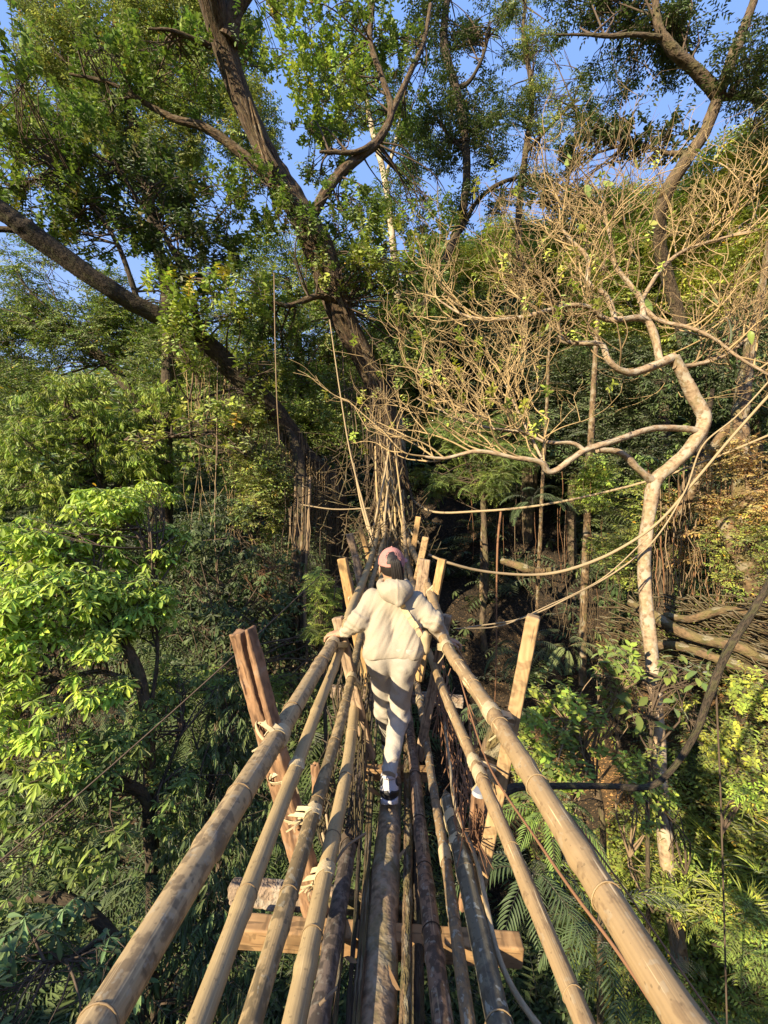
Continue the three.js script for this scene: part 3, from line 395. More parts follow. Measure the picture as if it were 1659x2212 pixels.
{ // dark trunks left of the bridge
  const t = thing('dark_tree', 'dark upright trunk wrapped in climbing roots left of the bridge', 'tree', P(625, 1460, 9.6));
  part(t, 'trunk', limb([[612, 1500, 9.4, 70], [628, 1400, 9.6, 46], [642, 1280, 9.8, 34], [648, 1150, 10, 30], [650, 1040, 10.2, 24], [640, 970, 10.4, 16], [624, 932, 10.6, 9], [606, 905, 10.7, 3]], { seg: 12 }), M.barkDark);
  for (const [o, m] of [[-14, M.barkRoot], [12, M.barkDark], [4, M.barkRoot], [18, M.twig]]) part(t, 'climbing_root', limb([[628 + o * 2, 1440, 9.3, 9], [640 + o, 1300, 9.62, 8], [650 + o * 0.8, 1160, 9.82, 8], [652 + o, 1030, 10.05, 6]], { seg: 6 }), m);
  for (let k = 0; k < 10; k++) part(t, 'aerial_root', down(R(590, 700), R(1040, 1150), 9.7, R(1.5, 4), R(0.005, 0.012), 0.08), rnd() < 0.5 ? M.twig : M.twigDark);
  const b = thing('bare_shrub', 'leafless reddish-brown shrub lit by the sun beside the dark trunk', 'shrub', P(600, 1360, 9));
  const g = []; const grow = (a, dir, len, r, n) => { const e = a.clone().addScaledVector(dir, len), m = a.clone().lerp(e, 0.5).add(V(R(-1, 1), R(-0.4, 1), R(-1, 1)).multiplyScalar(len * 0.14)); g.push(tube([a, m, e], t => r * (1 - 0.35 * t), { seg: 4, step: 0.12, caps: false })); if (n) for (let k = 0; k < 3; k++) grow(m.clone().lerp(e, R(0.2, 1)), dir.clone().add(V(R(-0.8, 0.8), R(-0.5, 0.9), R(-0.6, 0.6))).normalize(), len * 0.62, r * 0.65, n - 1); };
  for (let k = 0; k < 7; k++) grow(P(640, 1360 - k * 22, 9.3), V(R(-1, -0.5), R(0.0, 0.9), R(0.2, 0.6)).normalize(), R(0.4, 0.75), 0.011, 3);
  part(b, 'branches', merge(g), M.twigRed, 'stuff');
}
// ---------------------------------------------------------------- right side: hill, crowns, hanging roots
side({ name: 'background_tree', label: 'lit green domed tree right of the fig base, above the upper rope', cat: 'tree', leaf: 'compound', scale: 0.7, tone: TONE.mid, twigs: 6, limbs: [[[1050, 1260, 12, 12], [1045, 1120, 12, 12], [1040, 1030, 12, 9], [1020, 960, 12, 5]]], blobs: [[1060, 1010, 12, 100, 70, 2.2], [990, 950, 12, 80, 60, 1.8], [1100, 940, 12.4, 80, 60, 1.8], [940, 1030, 12.3, 50, 40, 1.4]] });
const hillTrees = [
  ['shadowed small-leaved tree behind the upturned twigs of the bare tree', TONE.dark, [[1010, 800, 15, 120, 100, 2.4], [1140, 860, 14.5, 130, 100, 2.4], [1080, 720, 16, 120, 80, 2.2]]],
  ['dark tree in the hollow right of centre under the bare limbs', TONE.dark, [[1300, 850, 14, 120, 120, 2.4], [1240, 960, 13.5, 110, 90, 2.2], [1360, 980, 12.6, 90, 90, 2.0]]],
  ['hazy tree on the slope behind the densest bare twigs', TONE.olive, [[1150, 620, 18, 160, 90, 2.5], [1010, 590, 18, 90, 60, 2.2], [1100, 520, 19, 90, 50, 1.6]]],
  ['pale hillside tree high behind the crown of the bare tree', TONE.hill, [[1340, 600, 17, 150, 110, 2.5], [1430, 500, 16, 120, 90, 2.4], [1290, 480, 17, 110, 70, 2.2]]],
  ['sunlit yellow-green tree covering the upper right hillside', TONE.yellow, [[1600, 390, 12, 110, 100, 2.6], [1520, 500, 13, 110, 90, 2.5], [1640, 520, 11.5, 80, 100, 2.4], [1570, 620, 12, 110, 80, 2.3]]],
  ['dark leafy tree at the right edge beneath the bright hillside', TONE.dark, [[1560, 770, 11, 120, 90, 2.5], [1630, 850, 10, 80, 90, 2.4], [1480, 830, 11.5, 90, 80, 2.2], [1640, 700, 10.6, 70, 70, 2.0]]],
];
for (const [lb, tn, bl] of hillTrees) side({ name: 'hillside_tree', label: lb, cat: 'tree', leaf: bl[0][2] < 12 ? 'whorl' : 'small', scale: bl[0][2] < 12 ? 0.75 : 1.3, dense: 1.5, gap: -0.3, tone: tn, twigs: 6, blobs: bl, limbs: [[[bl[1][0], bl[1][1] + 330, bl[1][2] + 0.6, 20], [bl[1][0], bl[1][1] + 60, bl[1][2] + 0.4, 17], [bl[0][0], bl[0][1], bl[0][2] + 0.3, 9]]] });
side({ name: 'hillside_tree', label: 'broad green tree on the steep slope left of the bare tree\'s upper twigs', cat: 'tree', leaf: 'small', scale: 1.3, dense: 2, gap: -0.3, tone: TONE.mid, twigs: 6, limbs: [[[1080, 1000, 19, 16], [1080, 760, 19, 14], [1080, 620, 19, 8]]], blobs: [[1080, 640, 18.5, 130, 80, 2], [1180, 560, 19, 130, 70, 2], [1010, 700, 18, 90, 80, 2], [1230, 700, 17.5, 120, 90, 2], [1060, 800, 17, 120, 80, 2]] });
side({ name: 'hillside_tree', label: 'broad green tree on the steep slope directly behind the bare tree\'s elbow', cat: 'tree', leaf: 'small', scale: 1.3, dense: 2, gap: -0.3, tone: TONE.olive, twigs: 6, limbs: [[[1390, 1000, 18, 16], [1390, 760, 18, 14], [1400, 560, 18, 8]]], blobs: [[1370, 720, 16.5, 130, 90, 2], [1280, 640, 17, 110, 80, 2], [1420, 600, 16.5, 110, 90, 2], [1480, 720, 15.5, 100, 90, 2], [1300, 800, 16, 110, 70, 2], [1360, 500, 17.5, 110, 60, 1.6]] });
const slim = [['thin straight trunk standing in the dark hollow below the lit domed tree', [[1040, 1300, 12.6, 10], [1042, 1180, 12.6, 10], [1046, 1090, 12.6, 9], [1050, 1000, 12.6, 7], [1052, 900, 12.6, 3]]], ['ivy-wrapped thin trunk standing in the hollow right of the long hanging vine', [[1258, 1480, 9.4, 16], [1262, 1280, 9.6, 17], [1270, 1100, 9.8, 16], [1276, 960, 10, 14], [1284, 800, 10.2, 11], [1296, 640, 10.5, 7], [1312, 520, 10.8, 3]]], ['slim trunk at the middle of the shaded hollow, beside the fallen log', [[1160, 1330, 12, 8], [1165, 1200, 12, 8], [1172, 1040, 12, 8], [1180, 900, 12, 7], [1186, 760, 12, 4], [1190, 680, 12, 2]]]];
for (const [lb, a] of slim) { const t = thing('slim_tree', lb, 'tree', P(...a[0].slice(0, 3))); part(t, 'trunk', limb(a), M.barkRoot); if (a[0][0] === 1258) { clumps(t, 'ivy', 'small', cloud([1285, 1080, 9.5, 46, 100, 1.8], 'small', 0.7), TONE.hill); clumps(t, 'ivy', 'whorl', cloud([1290, 1060, 9.4, 46, 60, 1.2], 'whorl', 0.6), TONE.lime); } for (let k = 0; k < 6; k++) part(t, 'aerial_root', down(a[1][0] + R(-50, 50), R(960, 1150), a[1][2] - 0.2, R(1.5, 3.5), R(0.004, 0.01)), rnd() < 0.5 ? M.twig : M.twigRed); }
{ // the root-hung tree at the right edge
  const t = thing('banyan_tree', 'root-draped banyan at the right edge with mossy leaning trunks', 'tree', P(1640, 1430, 7));
  part(t, 'trunk', limb([[1660, 1480, 7, 64], [1644, 1330, 7, 54], [1628, 1200, 7, 50], [1612, 1080, 7.1, 50], [1596, 960, 7.3, 44], [1608, 820, 7.6, 32], [1640, 660, 7.9, 18], [1660, 520, 8.2, 8]], { seg: 14, wob: 0.25 }), M.barkRoot);
  part(t, 'trunk', limb([[1700, 1380, 6.8, 44], [1640, 1290, 6.9, 40], [1600, 1200, 6.9, 38], [1560, 1120, 7, 34]], { seg: 10 }), M.barkRoot);
  part(t, 'trunk', limb([[1430, 1330, 8.6, 34], [1440, 1200, 8.6, 30], [1475, 1080, 8.5, 26], [1510, 980, 8.3, 20], [1540, 840, 8.2, 8]], { seg: 10 }), M.barkDark);
  part(t, 'branch', limb([[1470, 1110, 8.2, 22], [1500, 1050, 8, 20], [1560, 940, 7.6, 20], [1600, 900, 7.5, 20]], { seg: 8 }), M.barkRoot);
  for (let k = 0; k < 170; k++) { const x = R(1390, 1660), m = [M.twig, M.twigRed, M.barkRoot, M.twig][k % 4]; part(t, 'aerial_root', down(x, R(980, 1200), mix(8.6, 7.2, (x - 1400) / 260) + R(-0.5, 0.4), R(0.9, 2.4), R(0.004, 0.014), 0.09), m); }
  clumps(t, 'creeper', 'small', cloud([1590, 1060, 6.85, 80, 110, 1.6], 'small', 0.7), TONE.dry); clumps(t, 'creeper', 'small', cloud([1600, 1200, 6.8, 70, 140, 1.0], 'small', 0.6), TONE.olive); clumps(t, 'creeper', 'small', cloud([1490, 1120, 8, 70, 110, 0.9], 'small', 0.8), TONE.dry); clumps(t, 'creeper', 'small', cloud([1380, 1150, 9, 90, 130, 1.2], 'small', 0.9), TONE.olive); clumps(t, 'creeper', 'whorl', cloud([1410, 1020, 8.8, 80, 70, 1.1], 'whorl', 0.7), TONE.mid);
}
{
  const roots = [['uppermost mossy root lying level across the right bank', [[1385, 1350, 8, 12], [1430, 1333, 7.6, 18], [1490, 1336, 7.2, 15], [1560, 1318, 6.9, 20], [1680, 1330, 6.6, 20]]], ['thick root sloping down to the right edge below the level root', [[1360, 1300, 8, 14], [1420, 1336, 7.5, 22], [1500, 1376, 7, 22], [1590, 1396, 6.6, 26], [1690, 1440, 6.3, 24]]], ['lower mossy root emerging behind the pale speckled trunk', [[1390, 1395, 7.7, 14], [1460, 1395, 7.2, 18], [1540, 1420, 6.8, 20], [1660, 1460, 6.4, 20]]]];
  for (const [lb, a] of roots) solo('surface_root', lb, 'root', limb(a, { seg: 12, wob: 0.3 }), M.barkRoot);
  const tangle = []; for (let k = 0; k < 200; k++) { const x = R(1280, 1640), y = R(1280, 1440), d = mix(9, 6.6, (x - 1280) / 360) - 0.3; tangle.push(limb([[x, y, d, 3], [x + R(30, 90), y + R(0, 40), d - 0.2, 3], [x + R(90, 190), y + R(20, 90), d - 0.4, 2]], { seg: 4, wob: 0, caps: false })); }
  for (let k = 0; k < 60; k++) { const x = R(1130, 1420); tangle.push(down(x, R(1180, 1330), mix(10.5, 8, (x - 1130) / 290), R(0.5, 1.8), R(0.004, 0.01), 0.1)); }
  solo('root_tangle', 'tangle of thin brown rootlets hanging over the right bank', 'roots', merge(tangle), M.barkRoot, null, 'stuff');
  solo('fallen_log', 'fallen pale log on the sunlit leaf litter in the hollow', 'log', limb([[1085, 1212, 11, 14], [1120, 1222, 10.6, 18], [1150, 1232, 10.4, 16], [1200, 1232, 10.3, 12]], { wob: 0.25 }), M.barkRoot);
}
side({ name: 'lit_shrub', label: 'sunlit oval-leaved shrub right of the tall square-sawn post', cat: 'shrub', leaf: 'oval', scale: 0.85, tone: TONE.hill, twigs: 8, gap: 0, twigMat: M.twig,
  limbs: [[[1300, 1760, 6, 12], [1270, 1640, 6, 10], [1230, 1560, 6, 6]]], blobs: [[1180, 1490, 6.6, 70, 50, 1.2], [1200, 1580, 6.1, 100, 60, 1.8], [1280, 1530, 5.9, 70, 50, 1.4], [1240, 1660, 5.8, 100, 50, 1.9], [1330, 1450, 5.8, 60, 50, 1.0], [1130, 1650, 6, 50, 60, 1.6], [1170, 1740, 5.8, 70, 50, 1.8]] });
side({ name: 'lit_shrub', label: 'broad-leaved dark green shrub in front of the speckled trunk', cat: 'shrub', leaf: 'big', scale: 0.75, tone: TONE.mid, twigs: 6, gap: 0,
  limbs: [[[1400, 1700, 5.4, 8], [1410, 1560, 5.5, 7], [1430, 1430, 5.6, 4]]], blobs: [[1450, 1430, 5.5, 80, 50, 1.2], [1400, 1530, 5.4, 50, 60, 1.0], [1340, 1410, 5.8, 50, 40, 0.9], [1500, 1480, 5.3, 50, 50, 0.9]] });
side({ name: 'hanging_creeper', label: 'creeper with pale green leaves trailing down the foot of the speckled trunk', cat: 'creeper', leaf: 'oval', scale: 0.6, tone: TONE.hill, twigs: 6, gap: 0, foliage: 'leaves', twigMat: M.twig, root: P(1400, 2000, 5.4),
  blobs: [[1360, 1760, 5.4, 46, 90, 1.2], [1410, 1880, 5.3, 50, 90, 1.3], [1390, 1660, 5.5, 50, 60, 1.0], [1460, 1980, 5, 60, 80, 1.2]] });
side({ name: 'slope_shrub', label: 'yellow-green shrub on the sunlit earth slope at the right edge', cat: 'shrub', leaf: 'oval', scale: 0.55, tone: TONE.yellow, twigs: 5, gap: 0, blobs: [[1600, 1500, 6, 80, 60, 1.1], [1580, 1620, 5.8, 90, 60, 1.0], [1630, 1700, 5.6, 60, 80, 1.0], [1520, 1560, 6, 50, 50, 0.9], [1560, 1740, 5.4, 80, 60, 1.0, 0.8, 'small', 0.6, TONE.lime], [1600, 1850, 5.2, 60, 60, 0.9, 0.8, 'oval', 0.6, TONE.hill], [1480, 1800, 5.3, 70, 90, 1.2, 0.8, 'oval', 0.5, TONE.hill], [1540, 1960, 4.9, 80, 80, 1.2, 0.8, 'small', 0.55, TONE.yellow]] });
side({ name: 'slope_shrub', label: 'tufted strap-leaved plants low on the right slope', cat: 'plant', leaf: 'grass', scale: 0.5, dense: 0.4, tone: TONE.yellow, twigs: 0, foliage: 'leaves', gap: -0.2, blobs: [[1540, 1870, 5.2, 90, 70, 1.2], [1480, 1960, 5, 70, 60, 1.0], [1620, 1800, 5.3, 60, 60, 1.0], [1570, 2000, 4.9, 90, 60, 1.2]] });
side({ name: 'slope_shrub', label: 'shaded feathery shrub in the bottom right corner', cat: 'shrub', leaf: 'compound', scale: 0.55, tone: TONE.mid, twigs: 5, gap: -0.1, blobs: [[1600, 2080, 4.5, 90, 90, 2.0], [1520, 2180, 4.2, 100, 70, 2.0], [1430, 2150, 4.4, 70, 80, 1.6], [1640, 1980, 4.7, 50, 60, 1.5]] });
// feather-leaved palms: every frond a part
const frondGeo = []; for (let v = 0; v < 3; v++) { const l = new Leaves(); let o = V(0, 0, 0), e = 1.15 - v * 0.15; for (let k = 0; k < 22; k++) { const d = V(0, Math.sin(e), Math.cos(e)), nx = o.clone().addScaledVector(d, 0.075); l.stem(o, nx, 0.007 * (1 - k / 26)); o = nx; e -= 0.075 + v * 0.012; if (k > 3) for (const s of [-1, 1]) l.add(o, V(s, -0.25, 0).addScaledVector(d, 0.75 + k * 0.02), V(0, 1, 0), R(0.32, 0.4) * Math.sin((k - 1) / 21.5 * 3.1) * R(0.8, 1.1), 0.026 + v * 0.009, R(0.8, 1.2), LANCE, R(0.15, 0.3)); } frondGeo.push(l.geo()); }
const frondMat = t => { const m = leafMat(0.35); m.color.setRGB(...t); return m; };
const FM = [frondMat([0.25, 0.31, 0.11]), frondMat([0.065, 0.11, 0.033]), frondMat([0.16, 0.26, 0.045])];  // dark frond tone is lowered to stand for shade in the hollow
function palm(label, at, n, size, m, a0, a1, t0 = -0.2, t1 = 0.5) {
  const g = thing('palm', label, 'palm', at);
  for (let k = 0; k < n; k++) { const o = new THREE.Mesh(frondGeo[k % 3], FM[m]); o.name = 'frond'; o.castShadow = o.receiveShadow = true; o.rotation.order = 'YXZ'; o.rotation.set(R(t0, t1), mix(a0, a1, (k + R(0.2, 0.8)) / n), R(-0.2, 0.2)); o.scale.setScalar(size * R(0.8, 1.15)); g.add(o); }
  return g;
}
const TAU = Math.PI * 2;
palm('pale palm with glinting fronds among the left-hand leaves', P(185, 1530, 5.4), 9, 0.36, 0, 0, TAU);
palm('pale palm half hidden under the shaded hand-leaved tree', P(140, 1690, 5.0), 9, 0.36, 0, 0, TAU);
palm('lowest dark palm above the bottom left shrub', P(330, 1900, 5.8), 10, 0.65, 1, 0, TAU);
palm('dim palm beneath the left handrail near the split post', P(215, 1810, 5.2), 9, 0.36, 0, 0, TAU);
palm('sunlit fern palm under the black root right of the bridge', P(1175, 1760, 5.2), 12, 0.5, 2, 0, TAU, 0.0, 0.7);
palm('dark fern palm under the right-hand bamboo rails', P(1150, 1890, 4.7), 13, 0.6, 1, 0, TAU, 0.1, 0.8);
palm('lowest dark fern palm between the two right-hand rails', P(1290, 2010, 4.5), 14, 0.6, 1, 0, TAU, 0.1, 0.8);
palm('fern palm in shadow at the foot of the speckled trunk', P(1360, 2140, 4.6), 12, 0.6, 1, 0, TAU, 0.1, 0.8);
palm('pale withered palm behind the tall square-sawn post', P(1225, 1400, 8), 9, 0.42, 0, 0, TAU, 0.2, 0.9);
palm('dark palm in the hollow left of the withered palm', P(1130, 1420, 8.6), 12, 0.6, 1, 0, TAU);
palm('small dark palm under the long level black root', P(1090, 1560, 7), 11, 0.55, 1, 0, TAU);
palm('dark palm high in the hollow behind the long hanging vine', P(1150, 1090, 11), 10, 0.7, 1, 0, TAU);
// ---------------------------------------------------------------- the bare tree
{
  const t = thing('bare_tree', 'leafless pale speckled tree with tangled upturned twigs', 'tree', P(1470, 2090, 5.2));
  const main = [[1470, 2090, 5.2, 32.0], [1440, 1850, 5.5, 30.4], [1424, 1650, 5.8, 28.8], [1412, 1450, 6.1, 28.8], [1398, 1330, 6.3, 27.2], [1392, 1220, 6.4, 25.6], [1402, 1110, 6.4, 25.6], [1418, 1035, 6.4, 27.2], [1450, 1008, 6.4, 28.8], [1490, 968, 6.4, 27.2], [1522, 905, 6.4, 27.2], [1500, 860, 6.4, 24.0], [1478, 815, 6.35, 22.4], [1455, 772, 6.3, 22.4]];
  part(t, 'trunk', limb(main, { seg: 14, wob: 0.15 }), M.twigBare);
  const B = [
    [[1410, 1040, 6.4, 22], [1375, 1010, 6.3, 18], [1340, 978, 6.2, 17], [1290, 972, 6.1, 15]],
    [[1505, 930, 6.4, 20], [1460, 925, 6.3, 17], [1400, 928, 6.1, 16], [1330, 952, 5.9, 16], [1260, 975, 5.8, 16], [1188, 1020, 5.7, 16], [1170, 1000, 5.65, 13], [1110, 988, 5.6, 12], [1030, 975, 5.6, 11], [960, 990, 5.6, 8], [905, 985, 5.6, 6]],
    [[1265, 975, 5.8, 12], [1240, 958, 5.8, 11], [1180, 955, 5.8, 10], [1130, 935, 5.8, 9], [1060, 925, 5.9, 8], [990, 905, 6, 6], [900, 860, 6.1, 3]],
    [[1455, 772, 6.3, 24], [1400, 795, 6.2, 20], [1355, 805, 6.1, 16], [1315, 780, 6, 15], [1300, 745, 6, 14], [1255, 742, 6, 12], [1215, 735, 6, 11], [1205, 695, 6, 8], [1190, 650, 6, 6]],
    [[1425, 778, 6.3, 20], [1412, 720, 6.3, 19], [1395, 690, 6.3, 19], [1340, 690, 6.2, 16], [1310, 690, 6.2, 15], [1275, 665, 6.1, 14], [1230, 660, 6, 13], [1130, 685, 5.9, 12], [1060, 690, 5.9, 10], [1000, 680, 6, 7], [950, 650, 6.1, 4]],
    [[1330, 690, 6.2, 13], [1310, 640, 6.2, 13], [1270, 610, 6.2, 12], [1270, 560, 6.2, 11], [1235, 520, 6.2, 9], [1200, 480, 6.2, 5]],
    [[1390, 690, 6.3, 15], [1385, 650, 6.4, 14], [1365, 620, 6.4, 14], [1330, 575, 6.4, 12], [1320, 520, 6.4, 9], [1300, 440, 6.4, 6]],
    [[1380, 650, 6.4, 12], [1420, 690, 6.3, 11], [1490, 708, 6.2, 10], [1540, 730, 6.1, 9], [1600, 775, 6, 8], [1680, 820, 5.9, 6]],
    [[1385, 650, 6.4, 11], [1430, 580, 6.5, 10], [1480, 540, 6.5, 9], [1540, 520, 6.4, 8], [1620, 500, 6.3, 6]],
    [[1455, 790, 6.3, 16], [1490, 790, 6.4, 13], [1560, 770, 6.4, 10], [1630, 720, 6.4, 7]],
    [[1188, 1020, 5.7, 8], [1160, 970, 5.9, 8], [1110, 870, 6, 6], [1080, 800, 6.1, 3]],
  ];
  const shoots = [];
  const grow = (a, dir, len, r, n, out) => {
    const bend = V(R(-0.75, 0.75), R(-0.25, 0.85), R(-0.7, 0.7)), d1 = dir.clone().addScaledVector(bend, 0.8).normalize(), m = a.clone().addScaledVector(dir, len * 0.5), e = m.clone().addScaledVector(d1, len * 0.55);
    out.push(tube([a, m, e], t => r * (1 - 0.4 * t), { seg: n > 1 ? 5 : 4, step: 0.06, caps: false }));
    if (n > 0) for (let k = 0; k < (n > 3 ? 3 : 2); k++) { const f = k ? R(0.45, 0.95) : 1, s = f > 0.5 ? m.clone().lerp(e, f * 2 - 1) : a.clone().lerp(m, f * 2), sw = V(R(-1, 1), R(-0.5, 0.6), R(-0.9, 0.9)); grow(s, d1.clone().add(sw.multiplyScalar(1.15)).normalize(), len * R(0.6, 0.92), r * 0.66, n - 1, out); }
    else shoots.push(e);
  };
  B.forEach((a, i) => {
    const geo = limb(a.map(q => [q[0], q[1], q[2], q[3] * 0.82]), { seg: 9, wob: 0.2 }), c = new THREE.CatmullRomCurve3(geo.userData.pts, false, 'centripetal'), b = part(t, 'branch', geo, M.twigBare), out = [];
    const nS = [0, 12, 11, 11, 14, 11, 12, 14, 15, 11, 8][i];
    for (let k = 0; k < nS; k++) { const u = mix(i === 1 ? 0.55 : 0.3, 1, (k + rnd() * 0.6) / nS), p = c.getPoint(u), tg = c.getTangent(u); grow(p, tg.multiplyScalar(0.75).add(V(R(-0.7, 0.5), R(-0.1, 1.1), R(-0.7, 0.7))).normalize(), R(0.36, 0.8), 0.0135, u > 0.9 ? 3 : 4, out); }
    if (out.length) { const g = merge(out); g.translate(-t.position.x, -t.position.y, -t.position.z); const o = new THREE.Mesh(g, i % 3 ? M.twigTan : M.twigTan2); o.name = 'twigs'; o.castShadow = o.receiveShadow = true; o.userData.kind = 'stuff'; b.add(o); }
  });
  // the few leaves it has kept, and leaf buds
  const lg = []; for (let v = 0; v < 3; v++) { const l = new Leaves(); l.add(V(0, 0, 0), V(0, -1, 0.15), V(0.3, 0.2, 1), 0.2, 0.095, 1, [[0.12, 0.5], [0.35, 1], [0.6, 0.95], [0.85, 0.5]], 0.25 + 0.2 * v); lg.push(l.geo()); }
  const lm = [[0.22, 0.30, 0.05], [0.30, 0.32, 0.06], [0.16, 0.24, 0.05], [0.34, 0.22, 0.08]].map(frondMat);
  const spots = [[1262, 400, 6.3, 1], [1300, 395, 6.3, 1], [1318, 370, 6.3, 0.9], [1220, 365, 6.3, 0.8], [1360, 420, 6.4, 0.8], [1530, 400, 6.4, 0.9], [1385, 480, 6.3, 0.8], [1375, 545, 6.3, 0.9], [1395, 605, 6.3, 1], [1572, 690, 4.6, 1.4], [1380, 330, 6.4, 0.8], [1180, 700, 6, 0.7], [1100, 560, 6, 0.7], [1540, 640, 6.3, 0.9], [1450, 390, 6.4, 0.7], [1640, 700, 5.8, 0.8], [1390, 300, 6.4, 0.8], [1600, 560, 6.2, 0.8], [1345, 600, 6.3, 0.8], [1530, 335, 6.4, 0.8], [1490, 640, 6.2, 0.8], [1240, 340, 6.3, 0.6]];
  for (const [x, y, d, s] of spots) { const tgt = P(x, y, d); const o = new THREE.Mesh(lg[Math.floor(R(0, 3))], lm[Math.floor(R(0, 3.3))]); o.name = 'leaf'; o.castShadow = o.receiveShadow = true; let p = tgt; if (x !== 1572) { p = shoots.reduce((m, q) => q.distanceToSquared(tgt) < m.distanceToSquared(tgt) ? q : m); } o.position.copy(p).sub(t.position); o.rotation.set(R(-0.5, 0.5), R(0, 6), R(-0.9, 0.9)); o.scale.setScalar(s); t.add(o); }
  part(t, 'leaf_stalk', tube([P(1505, 715, 6.15), P(1560, 690, 5.4), P(1572, 688, 4.6)], () => 0.006, { seg: 5, step: 0.1 }), M.twigBare);
  const small = shoots.filter((_, i) => i % 7 === 0).map(p => [p, R(0.4, 0.75), 0.8]); clumps(t, 'leaf_buds', 'oval', small.slice(0, 130), TONE.yellow);
}
{ // trees added unseen at the viewer's back, placed to shade the gorge
  const w = new THREE.Group(); w.name = 'near_bank_shade_trees'; tag(w, 'unseen trees added on the near bank to shade the ravine', null, null, 'stuff'); const tr = [];
  for (const [x, y, z, r, n] of [[-9.0, 0.5, 3.0, 1.5, 300], [-7.2, 0.2, 2.8, 1.3, 240], [-3.3, 0.4, 2.6, 1.2, 260], [-5, 0.0, 3, 1.3, 240], [-8.0, 5.1, 0.8, 1.5, 380], [-1.6, 0.1, 3.4, 1.1, 200], [-6.6, 4.4, 0.2, 1.1, 220], [-5.2, 3.6, -0.1, 0.8, 120]]) {
    const pl = []; for (let k = 0; k < n; k++) { const a = V(R(-1, 1), R(-1, 1), R(-1, 1)); if (a.length() > 1) continue; pl.push([a.multiplyScalar(r).add(V(x, y, z)), R(1.1, 1.7), 0.6]); }
    clumps(w, 'leaves', 'whorl', pl, TONE.mid); const gy = ground(x, z) - 0.3; tr.push(tube([V(x, gy, z + 0.2), V(x + 0.1, (gy + y) / 2, z), V(x, y + r * 0.5, z)], t => 0.13 - 0.09 * t, { seg: 8, step: 0.3 })); }
  part(w, 'trunks', merge(tr), M.barkDark, 'stuff');
}
// ---------------------------------------------------------------- undergrowth that clothes the banks
{
  const u = new THREE.Group(); u.name = 'undergrowth'; tag(u, 'low leafy undergrowth covering the banks of the ravine', null, null, 'stuff');
  const sets = { small: [], whorl: [], fern: [], lance: [], grass: [], olive: [] };
  for (let k = 0; k < 32000; k++) {
    const a = R(-0.98, 0.98), d = 3.2 + 33 * Math.pow(rnd(), 1.5), x = Math.tan(a * 0.86) * d, z = -d, y = ground(x, z);
    const py = 1106 - (y - EYE) / d * F; if (py > 2500 || py < 150) continue;
    if (d < 13.5 && Math.abs(x) < 1.4 && y > -2.5) continue;
    const hollow = x > 0.4 && x < 6.5 && z < -8.5 && z > -18; if (hollow && rnd() < 0.9) continue;
    const f = n3(x * 0.4, 2, z * 0.4) + R(-0.3, 0.3), right = x > 3.2 && z > -11;
    const kind = right ? (f < -0.4 ? 'grass' : f < 0.62 ? 'olive' : 'fern') : f < -0.15 ? 'fern' : f < 0.1 ? 'whorl' : f < 0.35 ? 'small' : 'lance';
    const far = 1 + d / 22; sets[kind].push([V(x, y + R(0.05, kind === 'grass' || kind === 'fern' ? 0.05 : 0.55) * far, z), R(0.8, 1.4) * far * (right ? (kind === 'olive' ? 0.75 : 0.55) : 1), 0.5]);
  }
  const wood = []; for (let k = 0; k < 9000; k++) { const a = R(-1.45, 1.45), d = R(22, 85), x = Math.sin(a) * d, z = -Math.cos(a) * d, y = ground(x, z); if (y > 0) wood.push([V(x, y + R(0.2, 2.5), z), R(4, 8), 0.5]); }
  clumps(u, 'far_leaves', 'small', wood, TONE.mid);
  clumps(u, 'shrub_leaves', 'small', sets.small, TONE.dark); clumps(u, 'shrub_leaves', 'small', sets.olive, TONE.olive); clumps(u, 'broad_leaves', 'whorl', sets.whorl, TONE.dark); clumps(u, 'ferns', 'fern', sets.fern, TONE.dark); clumps(u, 'narrow_leaves', 'lance', sets.lance, TONE.lance); clumps(u, 'grass', 'grass', sets.grass, TONE.yellow);  // dark tones stand in for shade below the bridge and in the hollow
}
